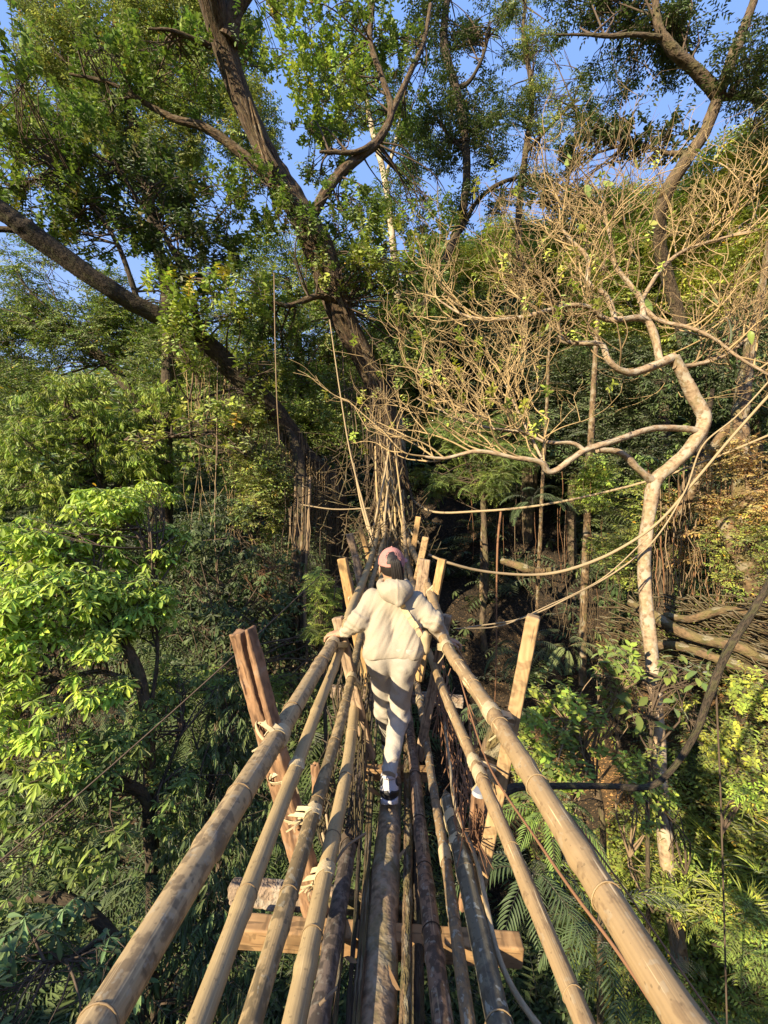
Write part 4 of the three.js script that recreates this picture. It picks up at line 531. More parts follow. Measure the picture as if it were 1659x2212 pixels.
// ---------------------------------------------------------------- shapes from distance fields
function meshSDF(f, lo, hi, cell, uvScale = 1) {
  const nx = Math.ceil((hi.x - lo.x) / cell) + 1, ny = Math.ceil((hi.y - lo.y) / cell) + 1, nz = Math.ceil((hi.z - lo.z) / cell) + 1, D = new Float32Array(nx * ny * nz), id = (i, j, k) => i + nx * (j + ny * k);
  for (let k = 0; k < nz; k++) for (let j = 0; j < ny; j++) for (let i = 0; i < nx; i++) D[id(i, j, k)] = f(lo.x + i * cell, lo.y + j * cell, lo.z + k * cell);
  const vi = new Int32Array(nx * ny * nz).fill(-1), pos = [], uv = [], idx = [];
  for (let k = 0; k < nz - 1; k++) for (let j = 0; j < ny - 1; j++) for (let i = 0; i < nx - 1; i++) {
    let n = 0, x = 0, y = 0, z = 0, m = 0; const c = [];
    for (let q = 0; q < 8; q++) { const v = D[id(i + (q & 1), j + (q >> 1 & 1), k + (q >> 2))]; c.push(v); if (v < 0) m |= 1 << q; }
    if (!m || m === 255) continue;
    for (const [a, b] of [[0, 1], [2, 3], [4, 5], [6, 7], [0, 2], [1, 3], [4, 6], [5, 7], [0, 4], [1, 5], [2, 6], [3, 7]]) if ((c[a] < 0) !== (c[b] < 0)) { const t = c[a] / (c[a] - c[b]); x += mix(a & 1, b & 1, t); y += mix(a >> 1 & 1, b >> 1 & 1, t); z += mix(a >> 2, b >> 2, t); n++; }
    vi[id(i, j, k)] = pos.length / 3; const X = lo.x + (i + x / n) * cell, Y = lo.y + (j + y / n) * cell, Z = lo.z + (k + z / n) * cell; pos.push(X, Y, Z); uv.push((X + Z * 0.6) * uvScale, Y * uvScale);
  }
  const quad = (a, b, c, d, s) => { if (a < 0 || b < 0 || c < 0 || d < 0) return; s ? idx.push(a, b, c, a, c, d) : idx.push(a, c, b, a, d, c); };
  for (let k = 1; k < nz - 1; k++) for (let j = 1; j < ny - 1; j++) for (let i = 1; i < nx - 1; i++) {
    const s = D[id(i, j, k)] < 0;
    if (s !== D[id(i + 1, j, k)] < 0) quad(vi[id(i, j - 1, k - 1)], vi[id(i, j, k - 1)], vi[id(i, j, k)], vi[id(i, j - 1, k)], s);
    if (s !== D[id(i, j + 1, k)] < 0) quad(vi[id(i - 1, j, k - 1)], vi[id(i - 1, j, k)], vi[id(i, j, k)], vi[id(i, j, k - 1)], s);
    if (s !== D[id(i, j, k + 1)] < 0) quad(vi[id(i - 1, j - 1, k)], vi[id(i, j - 1, k)], vi[id(i, j, k)], vi[id(i - 1, j, k)], s);
  }
  const g = new THREE.BufferGeometry(); g.setAttribute('position', new THREE.Float32BufferAttribute(pos, 3)); g.setAttribute('uv', new THREE.Float32BufferAttribute(uv, 2)); g.setIndex(idx); g.computeVertexNormals(); return g;
}
const cone = (px, py, pz, a, b, ra, rb) => { const bx = b.x - a.x, by = b.y - a.y, bz = b.z - a.z, qx = px - a.x, qy = py - a.y, qz = pz - a.z; let t = (qx * bx + qy * by + qz * bz) / (bx * bx + by * by + bz * bz || 1); t = t < 0 ? 0 : t > 1 ? 1 : t; return Math.hypot(qx - bx * t, qy - by * t, qz - bz * t) - mix(ra, rb, t); };
const smin = (a, b, k) => { const h = Math.max(k - Math.abs(a - b), 0) / k; return Math.min(a, b) - h * h * k * 0.25; };
const boxD = (x, y, z, a, b, c, r) => { const qx = Math.abs(x) - a + r, qy = Math.abs(y) - b + r, qz = Math.abs(z) - c + r; return Math.hypot(Math.max(qx, 0), Math.max(qy, 0), Math.max(qz, 0)) + Math.min(Math.max(qx, qy, qz), 0) - r; };
function orient(g, a, b, face) { const y = b.clone().sub(a).normalize(), x = V(0, 0, 0).crossVectors(y, face).normalize(), z = V(0, 0, 0).crossVectors(x, y), m = new THREE.Matrix4().makeBasis(x, y, z); m.setPosition(a.clone().lerp(b, 0.5)); return g.applyMatrix4(m); }
const board = (a, b, w, d, face = V(0, 0, 1)) => orient(new RoundedBoxGeometry(w, a.distanceTo(b), d, 2, Math.min(w, d) * 0.07), a, b, face);
const rough = (a, b, w, d, face, amp, fr, cut) => { const L = a.distanceTo(b); return orient(meshSDF((x, y, z) => { let v = boxD(x, y, z, w / 2, L / 2, d / 2, 0.008) + amp * (n3(x * fr, y * fr * 0.35, z * fr) + 0.5 * n3(x * fr * 2.5, y * fr, z * fr * 2.5)); return cut ? Math.max(v, cut(x, y, z, L)) : v; }, V(-w / 2 - 0.02, -L / 2 - 0.02, -d / 2 - 0.02), V(w / 2 + 0.02, L / 2 + 0.02, d / 2 + 0.02), 0.005, 3), a, b, face); };

// ---------------------------------------------------------------- bamboo bridge: rails and deck poles
const NODE = { light: plain(0.20, 0.135, 0.07, 0.7), dark: plain(0.03, 0.022, 0.016, 0.8), tan: plain(0.30, 0.21, 0.11, 0.7) };
const poles = {};
function pole(name, label, m, a, { node = 0.42, ring = 'light', back = 1.2, off = 0.1, group, seg = 20, tip } = {}) {
  const pts = a.map(q => P(q[0], q[1], q[2])), rs = a.map(q => q[3] / 2 / F * q[2]);
  if (back) { pts.unshift(pts[0].clone().add(pts[0].clone().sub(pts[1]).setLength(back))); rs.unshift(rs[0] * 1.02); }
  if (node && seg > 10) { const p2 = [pts[0]], r2 = [rs[0]]; for (let i = 1; i < pts.length; i++) { const n = Math.max(1, Math.floor(pts[i].distanceTo(pts[i - 1]) / 0.38)); for (let k = 1; k <= n; k++) { const q = pts[i - 1].clone().lerp(pts[i], k / n), j = k < n ? rs[i] * 0.16 : 0; p2.push(q.add(V(R(-j, j), R(-j, j), 0))); r2.push(mix(rs[i - 1], rs[i], k / n)); } } pts.splice(0, pts.length, ...p2); rs.splice(0, rs.length, ...r2); }
  const acc = [0]; for (let i = 1; i < pts.length; i++) acc.push(acc[i - 1] + pts[i].distanceTo(pts[i - 1]));
  const L = acc[acc.length - 1], nodes = []; if (node) for (let s = off; s < L - 0.03; s += node * R(0.85, 1.15)) nodes.push(s);
  const base = s => { let k = 0; while (k < acc.length - 2 && acc[k + 1] < s) k++; return mix(rs[k], rs[k + 1], Math.min(1, (s - acc[k]) / (acc[k + 1] - acc[k]))); };
  const rad = t => { const s = t * L; let r = base(s), e = 0; for (const q of nodes) { const u = s - q; if (Math.abs(u) < 0.09) e += 0.12 * Math.exp(-(u * u) / 0.00025) + 0.05 * Math.exp(-((u - 0.03) ** 2) / 0.0006) - 0.02 * Math.exp(-((u + 0.022) ** 2) / 0.0001); } if (tip && L - s < tip) r *= Math.max(0.12, Math.pow((L - s) / tip, 0.75)); return r * (1 + e); };
  const c = new THREE.CatmullRomCurve3(pts, false, 'centripetal');
  const g = thing(name, label, name.includes('bamboo') ? 'bamboo pole' : 'log', pts[0].clone().lerp(pts[pts.length - 1], 0.5), group);
  part(g, name.includes('bamboo') ? 'culm' : 'stem', tube(pts, rad, { seg, step: a[0][2] > 2.5 ? 0.03 : 0.016, vk: node ? 1 / 1.6 : 2.4, wob: node ? 0.012 : 0.12, max: 420 }), m);
  for (const q of nodes) {
    let k = 0; while (k < acc.length - 2 && acc[k + 1] < q) k++; const u = (k + (q - acc[k]) / (acc[k + 1] - acc[k])) / (pts.length - 1);
    const p = c.getPoint(u), tg = c.getTangent(u), r = base(q) * 1.072; if (p.z > -0.3) continue;
    const e1 = V(0, 1, 0).addScaledVector(tg, -tg.y).normalize(), e2 = V(0, 0, 0).crossVectors(tg, e1), lp = []; for (let j = 0; j <= 20; j++) { const t = j / 20 * TAU; lp.push(p.clone().addScaledVector(e1, Math.cos(t) * r).addScaledVector(e2, Math.sin(t) * r).addScaledVector(tg, 0.002 * Math.sin(t * 2 + q))); }
    part(g, 'node', tube(lp, () => r * 0.055, { seg: 5, step: r * 0.32, straight: true, caps: false }), NODE[ring]);
  }
  poles[label] = { pts, base, acc, c }; return g;
}
pole('bamboo_rail', 'outermost left bamboo handrail with dark scorched patches near its thick end', M.bMottle, [[217, 2212, 0.713, 88], [598, 1592, 1.65, 44], [722, 1384, 2.78, 24]], { off: 0.55, node: 0.62 });
pole('bamboo_rail', 'clean pale bamboo rail, second in from the left edge, with a knobbly node', M.bClean, [[429, 2212, 0.84, 54], [646, 1640, 1.74, 29], [742, 1382, 3.0, 17]], { off: 0.52, node: 0.5 });
pole('bamboo_rail', 'dark-spotted bamboo rail running up to the woman\'s left elbow, third from the left', M.bSpot, [[541, 2212, 1.0, 52], [676, 1760, 1.65, 31], [737, 1555, 2.35, 22], [785, 1350, 3.9, 14]], { off: 0.7, node: 0.44 });
pole('bamboo_rail', 'short smooth bamboo pole that ends in a cut beside the woman\'s shins', M.bClean, [[635, 2212, 1.18, 54], [703, 1885, 1.66, 36], [746, 1681, 2.2, 27], [767, 1515, 3.05, 21]], { off: 0.75, node: 0.4 });
pole('bamboo_pole', 'blackened bamboo deck pole on the left side of the walkway', M.bDark, [[687, 2212, 1.40, 48], [755, 1820, 2.14, 33], [800, 1494, 3.8, 20], [822, 1370, 5.4, 14]], { off: 0.9, node: 0.55, ring: 'dark' });
pole('log', 'thick lichen-crusted tree trunk lying down the middle of the walkway', M.barkLog, [[813, 2212, 1.52, 90], [830, 1930, 2.02, 66], [844, 1723, 2.66, 50], [850, 1500, 4.1, 30], [850, 1320, 6.6, 18], [846, 1200, 9.5, 12]], { node: 0 });
pole('log', 'thin brown branch lying just right of the thick central trunk', M.barkRoot, [[876, 2212, 1.45, 28], [881, 1880, 2.1, 20], [880, 1661, 2.9, 16], [872, 1480, 4.2, 11]], { node: 0, seg: 10 });
pole('log', 'dim thin branch in shadow under the dark brown deck bamboo', M.barkDark, [[903, 2212, 1.5, 30], [902, 1950, 2.0, 22], [893, 1700, 2.8, 17]], { node: 0, seg: 10 });
pole('bamboo_pole', 'dark brown weathered bamboo deck pole right of the central trunk', M.bBrown, [[957, 2212, 1.41, 48], [908, 1793, 2.25, 29], [887, 1592, 3.1, 20], [874, 1480, 4.1, 15]], { off: 0.8, node: 0.33, ring: 'dark' });
pole('bamboo_pole', 'slim patchy tan bamboo deck pole wrapped with strips near its middle', M.bMixed, [[1012, 2212, 1.30, 33], [962, 1853, 1.95, 22], [926, 1637, 2.75, 17], [908, 1523, 3.6, 14], [888, 1400, 5.2, 10]], { off: 0.8, node: 0.36 });
pole('bamboo_pole', 'stout grey-green bamboo spotted with white lichen and cut to a point', M.bLichen, [[1078, 2212, 1.20, 56], [995, 1838, 1.80, 37], [961, 1706, 2.22, 29]], { off: 0.75, node: 0.42, ring: 'tan', tip: 0.12 });
pole('bamboo_rail', 'streaked brown bamboo rail, the inner one of the two on the right', M.bStreak, [[1263, 2212, 0.83, 45], [1088, 1793, 1.33, 29], [1023, 1643, 1.7, 24], [958, 1493, 2.45, 18], [925, 1405, 3.3, 14]], { off: 0.6, node: 0.34, ring: 'tan' });
pole('bamboo_rail', 'outermost right bamboo handrail, thick and golden with pale streaks', M.bStreak, [[1481, 2212, 0.645, 88], [1063, 1541, 1.62, 34], [966, 1398, 2.55, 23], [944, 1330, 3.3, 18]], { off: 0.62, node: 0.36, ring: 'tan' });
// the far half climbs towards the fig
const farPoles = [
  ['far left bamboo handrail rising beyond the woman\'s left arm', M.bClean, [[752, 1340, 2.95, 18], [764, 1303, 3.7, 15], [790, 1240, 5.2, 13], [811, 1172, 7.6, 10], [826, 1100, 11, 7]]],
  ['far left lower bamboo rail just inside the far handrail', M.bMottle, [[790, 1345, 3.9, 14], [800, 1270, 5, 11], [822, 1190, 7, 9], [836, 1130, 9.5, 7]]],
  ['far right bamboo handrail rising past the woman\'s right shoulder', M.bStreak, [[946, 1330, 3.25, 18], [914, 1238, 5.2, 14], [884, 1172, 7.8, 10], [872, 1130, 10.4, 8]]],
  ['far right lower bamboo rail close behind the cap', M.bMixed, [[912, 1370, 3.7, 13], [893, 1270, 5.2, 11], [877, 1190, 7.4, 9], [868, 1060, 11, 6]]],
  ['leftmost yellow bamboo of the bundle climbing to the fig', M.bClean, [[818, 1290, 5.5, 11], [829, 1190, 7.6, 9], [826, 1130, 9.2, 8], [824, 1085, 11, 6]]],
  ['second yellow bamboo of the bundle climbing to the fig', M.bClean, [[832, 1290, 5.6, 11], [838, 1190, 7.8, 9], [833, 1130, 9.6, 7]]],
  ['greenish bamboo at the middle of the bundle climbing to the fig', M.bLichen, [[842, 1290, 5.8, 11], [846, 1190, 8, 8], [842, 1140, 9.8, 7]]],
  ['mossy log at the right of the bundle climbing to the fig', M.bLichen, [[862, 1290, 5.8, 15], [858, 1190, 8.2, 13], [856, 1150, 9.8, 12]]],
  ['rightmost bamboo of the bundle climbing to the fig', M.bClean, [[880, 1290, 5.6, 10], [871, 1190, 7.9, 8], [870, 1060, 11, 6]]],
];
for (const [lb, m, a] of farPoles) pole('bamboo_pole', lb, m, a, { back: 0.2, seg: 10, node: 0.36 });
// thin roots laid along the deck
const rootLbl = ['cream-flecked root squeezed against the blackened bamboo', 'thinnest root strand on the left of the walkway', 'pale split root next to the mossy side of the trunk', 'wiry root that bulges beside the fallen dry leaf', 'rough root strand lying nearest the central trunk'];
[[706, 752, 18, M.barkRoot], [722, 764, 12, M.barkRoot], [752, 790, 12, M.barkDark], [763, 800, 11, M.barkRoot], [772, 812, 14, M.barkRoot]].forEach(([x0, x1, w, m], i) => { const mx = u => mix(x0, x1, u) + R(-4, 4); solo('deck_root', rootLbl[i], 'root', limb([[x0 - 3, 2400, 1.28, w * 1.2], [x0, 2212, 1.46, w], [mx(0.4), 2020, 1.78, w * 0.85], [mx(0.72), 1830, 2.26, w * 0.7], [mx(0.95), 1640, 3.1, w * 0.5], [x1 + 8, 1490, 4.2, w * 0.4]], { seg: 8, wob: 0.3 }), m); });

// ---------------------------------------------------------------- posts and cross beams
const FW = V(-0.25, 0, 1).normalize();
{ // split red-brown post
  const a = P(684, 1975, 1.72), b = P(522, 1356, 1.65), g = thing('split_post', 'weathered red-brown split post leaning out on the left', 'post', a);
  const crack = (x, y, z, L) => { const u = (y + L / 2) / L, w = u > 0.62 ? 0.0025 + 0.010 * Math.pow((u - 0.62) / 0.38, 0.8) : 0; const cx = 0.016 + 0.006 * Math.sin(y * 11) + 0.01 * (u - 0.6); return u > 0.62 ? w - Math.abs(x - cx) + 0 : -1; };
  const top = (x, y, z, L) => y - (L / 2 - 0.01 + 0.012 * n3(x * 30, 1, z * 30) + (x > 0.02 ? 0.012 : -0.004 - 0.1 * Math.max(0, x + 0.01)));
  part(g, 'timber', rough(a, b, 0.1, 0.055, V(-0.45, 0, 1).normalize(), 0.0035, 26, (x, y, z, L) => Math.max(crack(x, y, z, L), top(x, y, z, L), -boxD(x + 0.03, y - L * 0.38, z - 0.03, 0.011, L * 0.1, 0.012, 0.006) - 0.004 * n3(x * 60, y * 14, z * 60))), M.woodRed);
  for (let k = 0; k < 9; k++) { const t = R(0.35, 0.98), p = a.clone().lerp(b, t).add(V(R(-0.045, 0), 0, 0.03)); part(g, 'splinter', tube([p, p.clone().add(V(R(-0.004, 0.003), R(-0.03, -0.01), R(0.002, 0.006))), p.clone().add(V(R(-0.008, 0.004), R(-0.07, -0.03), R(0.004, 0.01)))], t2 => 0.003 * (1 - t2 * 0.8), { seg: 4, step: 0.02 }), M.woodRed); }
}
const rp = (label, name, list, m, w, d, face = FW) => { const a = P(...list[0]), b = P(...list[1]), g = thing(name, label, 'post', a); part(g, 'timber', m === M.woodGrey ? rough(a, b, w, d, face, 0.005, 20) : rough(a, b, w, d, face, 0.0016, 18), m); return g; };
rp('tall square-sawn pale post leaning out on the right', 'sawn_post', [[1022, 1990, 1.72], [1153, 1330, 1.65]], M.woodPale, 0.052, 0.062, V(-0.42, 0, 1).normalize());
rp('pale sawn post beyond the woman\'s left shoulder', 'sawn_post', [[792, 1480, 4.05], [739, 1206, 4]], M.woodGold, 0.085, 0.06);
rp('golden sawn post beyond the woman\'s right shoulder', 'sawn_post', [[904, 1470, 4.05], [956, 1207, 4]], M.woodGold, 0.075, 0.06, V(-0.5, 0, 1).normalize());
rp('rough grey-brown post farther along the left rail', 'old_post', [[800, 1330, 5.6], [755, 1153, 5.5]], M.woodGrey, 0.085, 0.05);
rp('narrow golden post beside the rough one along the left rail', 'sawn_post', [[812, 1255, 7.4], [777, 1139, 7.4]], M.woodGold, 0.075, 0.05);
rp('reddish post farther along the right rail', 'sawn_post', [[886, 1320, 5.6], [920, 1160, 5.5]], M.woodPale, 0.085, 0.05);
rp('tall pale post farthest along the right rail', 'sawn_post', [[884, 1240, 7.4], [904, 1116, 7.4]], M.woodGold, 0.095, 0.05);
rp('short stub of a post beside the woman\'s left hand', 'old_post', [[800, 1640, 2.95], [729, 1333, 2.92]], M.woodGrey, 0.07, 0.05);
rp('short stub of a post beside the woman\'s right hand', 'old_post', [[905, 1640, 2.95], [966, 1328, 2.92]], M.woodGrey, 0.062, 0.06);
rp('broken grey post stub left of the woman\'s hood', 'old_post', [[790, 1390, 4.6], [742, 1220, 4.55]], M.woodGrey, 0.09, 0.05);
rp('small upright wood block between the left posts and the bamboo bundle', 'old_post', [[790, 1330, 4.9], [767, 1200, 4.9]], M.woodGrey, 0.07, 0.05);
rp('knotted block tied on the far right rail', 'old_post', [[905, 1310, 4.5], [918, 1208, 4.45]], M.woodGrey, 0.12, 0.05);
{ const a = P(690, 1760, 2.05), b = P(681, 1640, 2.1), g = thing('wood_stake', 'broken splintery stake between the second and third left rails', 'stake', a); part(g, 'timber', rough(a, b, 0.045, 0.035, V(0, 0, 1), 0.006, 30, (x, y, z, L) => y - L / 2 + 0.02 + 0.03 * n3(x * 60, 2, z * 60) + 0.4 * Math.abs(x)), M.woodRed); }
{ const a = P(1050, 1662, 1.78), b = P(1072, 1578, 1.76), g = thing('bark_chunk', 'rough bark-covered chunk wedged behind the tall sawn post', 'wood chunk', a); part(g, 'timber', rough(a, b, 0.065, 0.05, V(0, 0, 1), 0.008, 24), M.barkRoot); }
{ const a = P(1004, 1960, 1.85), b = P(1034, 1712, 1.85), g = thing('old_post', 'frayed broken post behind the point-cut bamboo', 'post', a); part(g, 'timber', rough(a, b, 0.05, 0.04, V(0, 0, 1), 0.009, 26), M.woodRed); part(g, 'plastic_cap', tube([P(1034, 1716, 1.85), P(1035, 1707, 1.85)], () => 0.03, { seg: 12, step: 0.01 }), plain(0.35, 0.37, 0.42, 0.5)); for (let k = 0; k < 12; k++) { const p = a.clone().lerp(b, R(0.3, 1)).add(V(R(-0.03, 0.02), 0, 0.03)); part(g, 'fibre', tube([p, p.clone().add(V(R(-0.03, 0.03), -0.05, 0.012)), p.clone().add(V(R(-0.05, 0.05), R(-0.16, -0.08), 0.02))], () => 0.0028, { seg: 4, step: 0.02 }), M.twigRed); } }
{ const a = P(512, 2010, 1.83), b = P(1126, 2052, 1.82), g = thing('cross_beam', 'sawn orange-brown beam lying across under the walkway poles', 'beam', a); part(g, 'timber', rough(a, b, 0.105, 0.075, V(0, -0.15, 1), 0.0012, 14), M.woodBeam); }
{ const a = P(498, 1925, 2.0), m1 = P(700, 1940, 2.0), b = P(915, 1982, 1.98), g = thing('bark_slab', 'crumbling pale bark slab lying behind the sawn cross beam', 'wood slab', a); part(g, 'timber', rough(a, m1.clone().add(V(0.1, -0.01, 0)), 0.09, 0.075, V(0, 0.3, 1), 0.011, 22), M.slab); part(g, 'timber', rough(m1, b, 0.07, 0.07, V(0, 0.3, 1), 0.014, 20), M.barkRoot); }
{ const a = P(716, 1492, 4.05), b = P(1000, 1516, 4), g = thing('cross_beam', 'grey barky beam end showing left of the woman\'s thighs', 'beam', a); part(g, 'timber', rough(a, b, 0.1, 0.08, V(0, 0, 1), 0.01, 20), M.slab); }
{ const a = P(770, 1668, 2.95), b = P(935, 1672, 2.95), g = thing('cross_beam', 'short beam hidden under the poles at the woman\'s feet', 'beam', a); part(g, 'timber', board(a, b, 0.08, 0.07), M.woodBeam); }

// ---------------------------------------------------------------- strips that tie the rails to the posts
function ribbon(pts, nrm, w, t) {
  const pos = [], uv = [], idx = [], n = pts.length; let len = 0;
  for (let i = 0; i < n; i++) {
    const T = pts[Math.min(n - 1, i + 1)].clone().sub(pts[Math.max(0, i - 1)]).normalize(), N = nrm[i].clone().addScaledVector(T, -nrm[i].dot(T)).normalize(), S = V(0, 0, 0).crossVectors(T, N); if (i) len += pts[i].distanceTo(pts[i - 1]);
    for (const [s, h] of [[-1, 0], [-0.9, 1], [0.9, 1], [1, 0]]) { const p = pts[i].clone().addScaledVector(S, s * w / 2).addScaledVector(N, h * t); pos.push(p.x, p.y, p.z); uv.push(s * 0.5 + 0.5, len * 3); }
  }
  for (let i = 0; i < n - 1; i++) for (let j = 0; j < 4; j++) { const a = i * 4 + j, b = i * 4 + (j + 1) % 4, c = a + 4, d = b + 4; idx.push(a, b, c, b, d, c); }
  const g = new THREE.BufferGeometry(); g.setAttribute('position', new THREE.Float32BufferAttribute(pos, 3)); g.setAttribute('uv', new THREE.Float32BufferAttribute(uv, 2)); g.setIndex(idx); const flat = g.toNonIndexed(); flat.computeVertexNormals(); return flat;
}
const basis = ax => { const e1 = V(0, 1, 0).addScaledVector(ax, -ax.y).normalize(); return [e1, V(0, 0, 0).crossVectors(ax, e1)]; };
function wrap(p, ax, r, turns, w, pitch, slant = 0.3, ph = 0) { const [e1, e2] = basis(ax), pts = [], nn = [], n = Math.ceil(turns * 22); for (let i = 0; i <= n; i++) { const t = i / n * turns * TAU + ph, n1 = e1.clone().multiplyScalar(Math.cos(t)).addScaledVector(e2, Math.sin(t)); pts.push(p.clone().addScaledVector(ax, pitch * (i / n - 0.5) * turns + slant * r * Math.sin(t)).addScaledVector(n1, r * (1.01 + 0.02 * (i / n)))); nn.push(n1); } return ribbon(pts, nn, w, 0.0022); }
function loopAround(a, b, ra, rb, up, w, turns, spread) {             // strips that embrace the rail at a and the post at b
  const d = b.clone().sub(a), L = d.length(); d.normalize(); const u = up.clone().addScaledVector(d, -up.dot(d)).normalize(), side = V(0, 0, 0).crossVectors(d, u).normalize(), pts = [], nn = [], c = a.clone().lerp(b, 0.5), n = turns * 30;
  for (let i = 0; i <= n; i++) { const t = i / n * turns * TAU, cx = Math.cos(t), sx = Math.sin(t), rr = mix(rb, ra, 0.5 - 0.5 * cx) * 1.12; pts.push(c.clone().addScaledVector(d, cx * (L / 2 + (cx > 0 ? rb : ra) * 1.08)).addScaledVector(side, sx * rr).addScaledVector(u, spread * (i / n - 0.5) + 0.006 * Math.sin(t * 1.3))); nn.push(d.clone().multiplyScalar(cx).addScaledVector(side, sx)); }
  return ribbon(pts, nn, w, 0.0022);
}
function tie(label, pl, x, y, d, wpx, post, o = {}) {
  const c = P(x, y, d), r = wpx / 2 / F * d * 1.05, P0 = poles[pl]; let best = 0, bd = 9; for (let k = 0; k <= 200; k++) { const q = P0.c.getPoint(k / 200).distanceTo(c); if (q < bd) { bd = q; best = k / 200; } }
  const p = P0.c.getPoint(best), ax = P0.c.getTangent(best), rr = r, g = thing('bamboo_lashing', label, 'lashing', p.clone(), 'pale split strips that tie the bridge together'), mt = o.m || M.strip, w = (o.w || 0.014) * 1.25;
  part(g, 'strip', wrap(p, ax, rr, o.turns || 3, w, o.pitch || w * 0.95, o.slant ?? 0.35), mt);
  if (post) { const q = P(...post); part(g, 'strip', loopAround(p, q, rr, o.rb || 0.036, o.up || ax.clone().lerp(V(0, 1, 0), 0.5), w, 2, 0.025), mt); part(g, 'strip', loopAround(p, q, rr * 1.02, (o.rb || 0.036) * 1.05, V(0.2, 1, 0.3), w * 0.8, 1, 0.012), mt);
    const kn = p.clone().lerp(q, 0.5).add(V(0, 0.0, rr * 0.9)); for (let k = 0; k < 5; k++) { const e = kn.clone().add(V(R(-0.06, 0.05), R(-0.10, 0.03), R(0, 0.05))), m1 = kn.clone().lerp(e, 0.5).add(V(R(-0.015, 0.015), R(0, 0.02), 0.015)); const cv = new THREE.CatmullRomCurve3([kn, m1, e]).getPoints(8); part(g, 'loose_end', ribbon(cv, cv.map(() => V(0.2, 0.4, 1)), 0.006, 0.0015), mt); }
    part(g, 'knot', wrap(kn, p.clone().sub(q).normalize(), 0.012, 2, 0.009, 0.006, 0.2), mt); }
  return g;
}
const LB = Object.keys(poles), pl = s => LB.find(k => k.includes(s));
tie('pale strip lashing the outermost left handrail to the split post', pl('outermost left'), 602, 1586, 1.66, 44, [572, 1574, 1.66]);
tie('knotted strip lashing with splayed ends on the clean second left rail', pl('clean pale'), 636, 1668, 1.68, 29, [604, 1676, 1.68]);
tie('wide strip lashing the dark-spotted rail to the split post', pl('dark-spotted'), 680, 1748, 1.66, 31, [632, 1762, 1.69], { w: 0.013 });
tie('lowest pale strip lashing, on the short smooth bamboo beside the split post', pl('short smooth'), 700, 1890, 1.66, 36, [664, 1905, 1.72], { w: 0.013 });
tie('strip lashing the outermost right handrail to the tall sawn post', pl('outermost right'), 1064, 1544, 1.62, 34, [1098, 1556, 1.68], { w: 0.016 });
tie('frayed grey strip lashing on the inner right rail below the sawn post', pl('inner one'), 1028, 1652, 1.68, 25, [1070, 1668, 1.7]);
tie('spare strip turns just below the frayed lashing on the inner right rail', pl('inner one'), 1042, 1688, 1.6, 26, null, { turns: 3 });
tie('strip coil around the point-cut lichen bamboo, just under its tip', pl('cut to a point'), 978, 1782, 1.98, 34, null, { turns: 4, w: 0.012 });
tie('single wide strip around the point-cut lichen bamboo, below the coil', pl('cut to a point'), 990, 1826, 1.84, 36, [1022, 1838, 1.85], { turns: 1 });
tie('neat strip coil around the slim patchy deck bamboo', pl('slim patchy'), 961, 1850, 1.95, 23, null, { turns: 5, w: 0.013 });
tie('brown vine coil around the blackened deck bamboo', pl('blackened'), 757, 1808, 2.16, 34, null, { turns: 4, w: 0.012, m: M.twigDark });
tie('strip lashing the stub post beside the woman\'s left hand', pl('outermost left'), 716, 1394, 2.72, 25, [742, 1392, 2.9], { w: 0.016 });
tie('strip lashing beside the woman\'s left hip', pl('dark-spotted'), 757, 1470, 2.86, 19, [772, 1485, 2.95]);
tie('strip lashing the right handrail beside the woman\'s right hand', pl('outermost right'), 968, 1400, 2.55, 24, [953, 1400, 2.9], { w: 0.018 });
tie('strip lashing on the slim patchy bamboo behind the woman\'s thigh', pl('slim patchy'), 904, 1500, 3.7, 15, null, { turns: 4 });
tie('strip lashing on the far right handrail near the hood', pl('far right bamboo'), 930, 1283, 4.1, 17, [945, 1265, 4.02]);
tie('strip lashing on the far left handrail near the left shoulder', pl('far left bamboo'), 775, 1276, 4.3, 15, [757, 1290, 4.02]);

